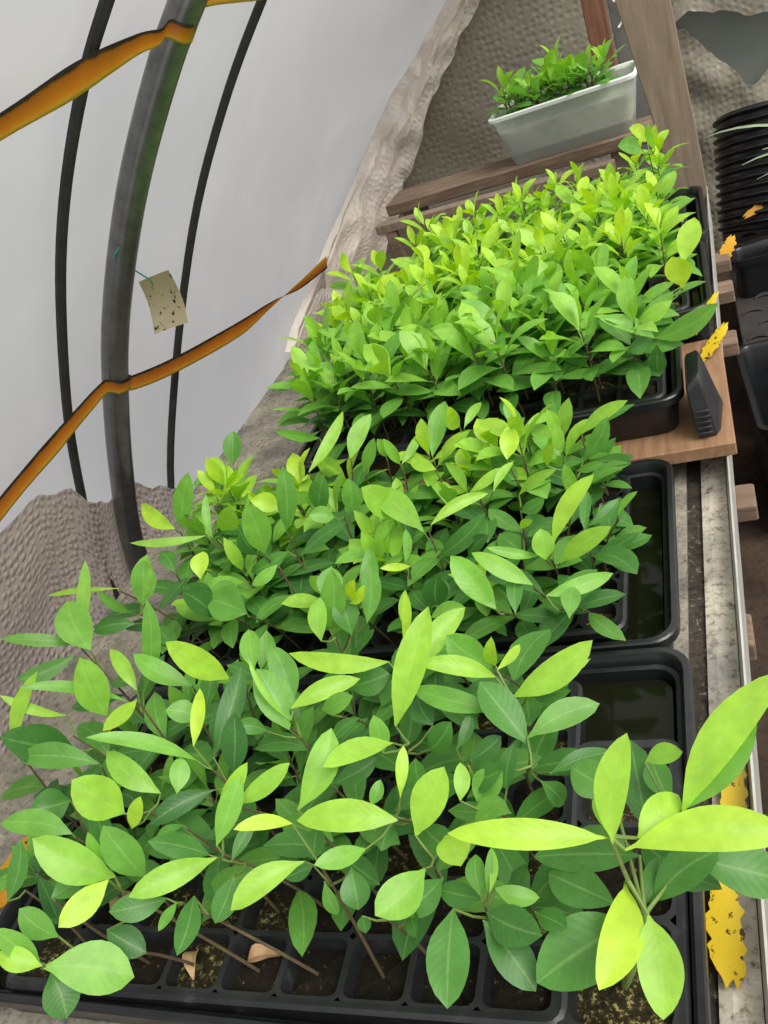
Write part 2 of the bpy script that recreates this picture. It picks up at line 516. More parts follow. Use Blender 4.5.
def ribbon(name, ctrl, mat, label, n=7):
    """ctrl: (x,y,z, wx,wy,wz) centre and half-width vector"""
    C = smooth_poly(ctrl, n)
    mb = MB(); prev = None
    for i, c in enumerate(C):
        p = Vector(c[:3]); w = Vector(c[3:])
        row = []
        for k in range(7):
            s = k / 6
            q = p + w * (1 - 2 * s)
            q.x += wob((i * .3, s, 2), 1.1, .002)
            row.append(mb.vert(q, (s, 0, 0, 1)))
        if prev:
            for k in range(6): mb.face((prev[k], prev[k + 1], row[k + 1], row[k]))
        prev = row
    o = mb.build(name, mat)
    md = o.modifiers.new('thick', 'SOLIDIFY'); md.thickness = .0012
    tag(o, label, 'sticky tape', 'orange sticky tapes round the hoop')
    return o


def hoop_pt(z):
    return lerp_tab(sorted([(q[1], q[0]) for q in HOOP]), z)


# lower tape: from the left, round the hoop, on to the bubble wrap fold
h = .029
c0 = hoop_pt(.262)
ribbon('sticky_tape', [(-1.160, .55, .19, .006, 0, .018), (-1.158, .90, .238, .007, 0, .017), (-1.150, 1.134, .257, .007, 0, .018), (-1.142, 1.29, .268, .008, 0, .015),
                       (c0 + .004, 1.3195, .264, .008, 0, .013), (c0 + .018, 1.328, .252, .008, 0, .012), (c0 + .0245, 1.348, .247, .008, 0, .0115), (c0 + .018, 1.371, .243, .008, 0, .012), (c0 - .002, 1.384, .246, .008, 0, .013), (-1.165, 1.42, .222, .008, 0, .016),
                       (-1.212, 1.664, .150, .010, 0, .019), (-1.263, 2.069, .056, .010, 0, .021), (-1.285, 2.30, .018, .007, 0, .012), (-1.290, 2.42, .000, .001, 0, .003), (-1.300, 2.62, -.034, -.008, 0, -.014), (-1.320, 2.93, -.075, -.008, 0, -.022)],
       M['tape'], 'lower orange sticky tape wound round the hoop, just below the hanging card')
c1 = hoop_pt(.775)
ribbon('sticky_tape', [(-.72, .50, .72, .012, 0, .016), (-.717, .86, .746, .012, 0, .012), (-.712, 1.073, .762, .014, 0, .018), (-.704, 1.24, .772, .010, 0, .012), (-.695, 1.30, .770, .008, 0, .009),
                       (c1 - .002, 1.3195, .776, .011, 0, .009), (c1 + .014, 1.328, .762, .011, 0, .009), (c1 + .0195, 1.350, .757, .012, 0, .010), (c1 + .014, 1.372, .764, .012, 0, .010), (c1 - .002, 1.386, .784, .012, 0, .011), (-.672, 1.46, .80, .012, 0, .016), (-.69, 1.75, .785, .016, 0, .021), (-.715, 2.2, .752, .014, 0, .016), (-.75, 2.7, .72, .010, 0, .008), (-.70, 3.3, .70, .008, 0, .004)],
       M['tape'], 'upper orange sticky tape wound round the hoop at the top edge')

# card trap hanging from the hoop on green twine
card = empty('hanging_card', (-1.02, 1.42, .40))
tag(card, 'small faded card with dark specks hanging beside the hoop pipe', 'card')
mb = MB()
W0 = [(-1.056, 1.46, .408), (-.982, 1.46, .412), (-.999, 1.46, .300), (-1.085, 1.46, .297)]
nx, nz = 6, 8
fr = []
for side in (0, 1):
    gr = []
    for i in range(nx + 1):
        row = []
        for j in range(nz + 1):
            u, v = i / nx, j / nz
            a = Vector(W0[0]).lerp(Vector(W0[1]), u); c = Vector(W0[3]).lerp(Vector(W0[2]), u)
            p = a.lerp(c, v); p.y += .012 * math.sin(v * 3) + .006 * math.sin(u * 2.5) + side * .0015
            p -= card.location
            row.append(mb.vert(p, (v, 0, 0, 1)))
        gr.append(row)
    fr.append(gr)
    for i in range(nx):
        for j in range(nz):
            q = (gr[i][j], gr[i + 1][j], gr[i + 1][j + 1], gr[i][j + 1])
            mb.face(q if side else q[::-1])
for i in range(nx):
    for j in (0, nz):
        mb.face((fr[0][i][j], fr[0][i + 1][j], fr[1][i + 1][j], fr[1][i][j]))
for j in range(nz):
    for i in (0, nx):
        mb.face((fr[0][i][j], fr[0][i][j + 1], fr[1][i][j + 1], fr[1][i][j]))
mb.build('card_sheet', M['card'], card)
mb = MB()
ctr = card.location
mb.tube([Vector(p) - ctr for p in ((hoop_pt(.50) + .01, 1.374, .50), (-1.015, 1.40, .455), (-1.024, 1.455, .405), (-1.03, 1.462, .392))], .0016, 6)
mb.tube([Vector((hoop_pt(.5) + .0285 * math.cos(a) * .82, 1.35 + .0285 * math.sin(a), .5 + .0285 * math.cos(a) * .55)) - ctr for a in [2 * math.pi * k / 16 for k in range(17)]], .0015, 6, cap=False)
mb.build('twine', M['green_string'], card)

# ------------------------------------------------------------ bench
SL = .026


def bxs(x, y):
    return x + SL * (y - .36)


def prism(mb, poly, y0, y1, m=0, n=1):
    """poly: x,z outline relative to bench edge, run along y with the bench's slight skew"""
    rings = []
    for i in range(n + 1):
        y = y0 + (y1 - y0) * i / n
        rings.append([mb.vert((bxs(x, y), y, z)) for x, z in poly])
    mb.loft(rings, m, cap=True)


bench = empty('growing_bench', (-.6, 1.4, -.75))
tag(bench, 'long gritty propagation bench with raised metal lip under all the trays', 'bench')
IB = Matrix.Translation(-Vector(bench.location))


def bpart(mb, name, mat, smooth=False, label=None):
    mb.v = [tuple(IB @ Vector(p)) for p in mb.v]
    o = mb.build(name, mat, bench, smooth=smooth)
    if label: o['label'] = label
    return o


mb = MB(); prism(mb, [(-1.2, -.105), (-.1142, -.105), (-.1142, -.071), (-1.2, -.071)], -.1, 2.42, n=6)
bpart(mb, 'bench_top', M['grit'], label='gritty grey bench surface')
mb = MB()
prism(mb, [(-.114, -.104), (-.0922, -.104), (-.0922, -.079), (-.114, -.079)], -.1, 2.42, n=6)
bpart(mb, 'gutter', M['dark_grit'], label='dark grit lying in the groove along the bench edge')
mb = MB()
prism(mb, [(-.092, -.105), (-.0550, -.105), (-.0560, -.071), (-.066, -.070), (-.080, -.068), (-.092, -.072)], -.1, 2.42, n=6)
bpart(mb, 'edge_channel', M['pale_grit'], label='pale gritty metal channel')
mb = MB()
prism(mb, [(-.0548, -.13), (-.0475, -.13), (-.0455, -.024), (-.0480, -.024), (-.0545, -.066)], -.1, 2.42, n=6)
bpart(mb, 'edge_lip', M['alu'], label='raised aluminium lip')
for x, y in ((-1.12, .1), (-.15, .1), (-1.12, 1.5), (-.15, 1.5), (-1.12, 2.25), (-.15, 2.25)):
    mb = MB(); mb.box((bxs(x, y), y, -.75), (bxs(x, y) + .05, y + .05, -.165), bev=.003)
    bpart(mb, 'leg', M['old_wood'])
ORD = ['first', 'second', 'third', 'fourth', 'fifth', 'sixth', 'seventh', 'eighth', 'ninth', 'tenth', 'eleventh', 'twelfth', 'thirteenth', 'fourteenth']
for k, (y, xr, lab) in enumerate(((.86, .008, 'sawn wooden bearer poking out under the lip nearest the camera'), (1.16, .030, 'rough wooden bearer poking out just below the pine board'),
                          (1.72, .030, 'wooden bearer end just beyond the far end of the pine board'), (1.98, .034, 'third wooden bearer end beyond the pine board'), (2.16, .034, 'furthest wooden bearer end, close to the ribbed pipe'))):
    mb = MB(); mb.box((-1.15, y, -.163), (bxs(-.0475, y) + xr, y + .062, -.131), bev=.003)
    tag(mb.build('wooden_bearer', M['rail_wood'], smooth=False), lab, 'timber', 'bearers under the bench')

# pine board lying over the lip
mb = MB(); mb.box((-.80, 1.148, -.0235), (-.012, 1.50, .0), bev=.002)
tag(mb.build('pine_board', M['pine'], smooth=False), 'clean orange pine board lying across the bench lip', 'board')


# ------------------------------------------------------------ trays
def rrect(x0, y0, x1, y1, r, seg=5):
    P = []
    for cx, cy, a0 in ((x1 - r, y0 + r, -90), (x1 - r, y1 - r, 0), (x0 + r, y1 - r, 90), (x0 + r, y0 + r, 180)):
        for k in range(seg + 1):
            a = math.radians(a0 + 90 * k / seg)
            P.append((cx + r * math.cos(a), cy + r * math.sin(a)))
    return P


def drip_tray(x0, y0, x1, y1, z, depth, label, water=None, rot=0, r=.035):
    c = Vector(((x0 + x1) / 2, (y0 + y1) / 2, z - depth))
    root = empty('drip_tray', c)
    root.rotation_euler.z = rot
    tag(root, label, 'tray', 'black drip trays on the bench')
    hx, hy = (x1 - x0) / 2, (y1 - y0) / 2
    prof = [(.020, 0), (.017, .003), (.008, depth - .016), (.0, depth - .014), (0, depth - .002), (.002, depth), (.008, depth), (.011, depth - .003), (.014, depth - .016), (.019, depth - .018), (.026, .006), (.030, .003)]
    mb = MB(); rings = []
    for ins, zz in prof:
        rings.append([mb.vert((px, py, zz)) for px, py in rrect(-hx + ins, -hy + ins, hx - ins, hy - ins, max(r - ins * .6, .008))])
    mb.loft(rings)
    mb.face(rings[0][::-1]); mb.face(rings[-1])
    mb.build('tray_shell', M['black'], root)
    if water:
        ins = .0245
        mb = MB()
        ring = [mb.vert((px, py, water)) for px, py in rrect(-hx + ins, -hy + ins, hx - ins, hy - ins, .02)]
        mb.face(ring)
        o = mb.build('water', M['water'], root, smooth=False)
        o['label'] = 'shallow murky water'
    return root


def cell_tray(x0, y0, nx, ny, p, q, z, depth, label, sq=.92, power=5, rot=0, soil=M['soil'], low=.012, nn=16, apron=.012, crad=.3):
    """nx by ny pockets of pitch p,q; returns the pocket centres in world space"""
    W, H = nx * p, ny * q
    root = empty('cell_tray', (x0 + W / 2, y0 + H / 2, z - depth))
    root.rotation_euler.z = rot
    tag(root, label, 'tray', 'black cell trays of seedlings')
    mb = MB(); sb = MB(); cs = []
    UNIT = rrect(-1, -1, 1, 1, crad, nn // 4 - 1)
    for i in range(nx):
        for j in range(ny):
            cx, cy = -W / 2 + (i + .5) * p, -H / 2 + (j + .5) * q
            rings = []
            for lev, (sc, zz, pw) in enumerate(((1.0, depth, 99), (sq, depth, power), (sq - .03, depth - .004, power), (sq * .66, .002, power))):
                R = []
                for k in range(nn):
                    ux, uy = UNIT[k]
                    if pw > 50:
                        s = 1 / max(abs(ux), abs(uy))
                        ux *= s; uy *= s
                    R.append(mb.vert((cx + ux * p / 2 * sc, cy + uy * q / 2 * sc, zz)))
                rings.append(R)
            mb.loft(rings[::-1]); mb.face(rings[-1])
            zs_ = depth - low - RND.random() * .006
            f = sq * .9
            c0 = sb.vert((cx, cy, zs_ + .003))
            R = []
            for k in range(nn):
                R.append(sb.vert((cx + UNIT[k][0] * p / 2 * f, cy + UNIT[k][1] * q / 2 * f, zs_ - .001 * RND.random())))
            R2_ = []
            for k in range(nn):
                R2_.append(sb.vert((cx + UNIT[k][0] * p * .27, cy + UNIT[k][1] * q * .27, zs_ + RND.uniform(-.002, .005))))
            mt = 1 if RND.random() < .3 else 0
            for k in range(nn):
                sb.face((R[k], R[(k + 1) % nn], R2_[(k + 1) % nn], R2_[k]), mt)
                sb.face((R2_[k], R2_[(k + 1) % nn], c0), mt)
            M4 = Matrix.Translation(root.location) @ Matrix.Rotation(rot, 4, 'Z')
            cs.append((i, j, M4 @ Vector((cx, cy, zs_))))
    # rolled edge round the sheet of pockets
    rings = []
    for ins, zz in ((-.0, depth), (-.006, depth + .001), (-.010, depth - .002), (-.010, depth - apron), (-.007, depth - apron), (-.006, depth - .004), (0, depth - .003)):
        rings.append([mb.vert((px, py, zz)) for px, py in rrect(-W / 2 + ins, -H / 2 + ins, W / 2 - ins, H / 2 - ins, .008 - ins, 3)])
    mb.loft(rings)
    mb.build('pocket_sheet', M['black_dusty'], root)
    o = sb.build('potting_soil', [soil, M['mossy']], root)
    o['label'] = 'dark crumbly potting soil'
    return root, cs


BZ = -.0705
drip_tray(-.905, .285, -.092, .742, 0.0, .070, 'near drip tray with rounded corner, holding two cell trays', .040)
drip_tray(-.905, .748, -.103, 1.142, 0.0, .070, 'middle drip tray with a wide strip of dark water at its right', .028)
drip_tray(-.765, 1.185, -.073, 1.505, .072, .0715, 'drip tray standing on the pine board', .030)
drip_tray(-.83, 1.512, -.016, 1.855, .058, .118, 'far drip tray just beyond the pine board', .06)
drip_tray(-.72, 1.862, -.004, 2.20, .058, .118, 'furthest drip tray, close to the wide wooden post', .06)

_, cA = cell_tray(-.842, .318, 9, 6, .069, .062, -.006, .055, 'near cell tray with square pockets, its front row empty looking', .9, 6, math.radians(1.2), apron=.03)
_, cB = cell_tray(-.210, .318, 1, 3, .094, .096, -.008, .055, 'narrow cell tray of three big pockets at the right of the near drip tray', .93, 7, 0)
_, cM = cell_tray(-.862, .788, 14, 7, .049, .046, -.004, .060, 'middle cell tray with small round pockets', .90, 2.6, 0, low=.014, nn=16, crad=.75)
_, cC = cell_tray(-.735, 1.215, 10, 5, .0625, .052, .066, .058, 'shallow cell tray on the pine board', .92, 5, 0, low=.006, nn=12)
_, cD = cell_tray(-.785, 1.550, 12, 5, .060, .054, .050, .058, 'far cell tray beyond the pine board, packed with seedlings', .92, 5, 0, low=.006, nn=12)
_, cE = cell_tray(-.675, 1.900, 10, 5, .062, .052, .050, .058, 'furthest cell tray, packed with small pale seedlings', .92, 5, 0, low=.006, nn=12)


# ------------------------------------------------------------ seedlings
def add_leaf(mb, B, T, W, tone, N=None, arch=.08, fold=.16, n=8, pet=.05, shape=1.0, wav=0.0):
    B = Vector(B); T = Vector(T); D = T - B; L = D.length
    d = D.normalized()
    if N is None: N = Vector((0, -.3, 1))
    N = (N - d * N.dot(d))
    if N.length < 1e-4: N = d.orthogonal()
    N.normalize()
    S = d.cross(N).normalized()
    rr = RND.random()
    bend = RND.uniform(-.09, .09) * L
    shape *= RND.uniform(.86, 1.12)
    prev = None
    ph = RND.uniform(0, 6)
    for i in range(n + 1):
        t = i / n
        if t <= pet * .99: w = .05
        else:
            u = (t - pet) / (1 - pet)
            w = max(math.sin(math.pi * min(u ** (shape * 1.08), 1)), 0) ** .66
            if i == n: w = 0.012
            if i == 0: w = .05
        c = B + D * t + N * (L * arch * (4 * t * (1 - t)) - L * arch * .6 * t * t)
        c += S * (bend * 4 * t * (1 - t))
        row = []
        for s in (-1, -.5, 0, .5, 1):
            q = c + S * (s * w * W * .5) + N * (abs(s) * fold * w * W * .5) + N * (wav * W * math.sin(ph + t * 9 + s * 1.5) * abs(s))
            row.append(mb.vert(q, (tone, abs(s), t, rr)))
        if prev:
            for k in range(4): mb.face((prev[k], prev[k + 1], row[k + 1], row[k]))
        prev = row


CELLS = {'A': {(i, j): p for i, j, p in cA}, 'M': {(i, j): p for i, j, p in cM}, 'B': {(i, j): p for i, j, p in cB},
         'C': {(i, j): p for i, j, p in cC}, 'D': {(i, j): p for i, j, p in cD}, 'E': {(i, j): p for i, j, p in cE}}
TRAYN = {'A': 'near tray', 'M': 'middle tray', 'B': 'narrow right-hand tray', 'C': 'tray on the pine board', 'D': 'far tray', 'E': 'furthest tray'}
NROW = {k: max(j for i, j in v) + 1 for k, v in CELLS.items()}


def where(key):
    t, i, j = key
    row = 'front row' if j == 0 else ('back row' if j == NROW[t] - 1 else ORD[j] + ' row')
    return '%%s in the %s, %s, %s from left' % (TRAYN[t], row, ORD[i])


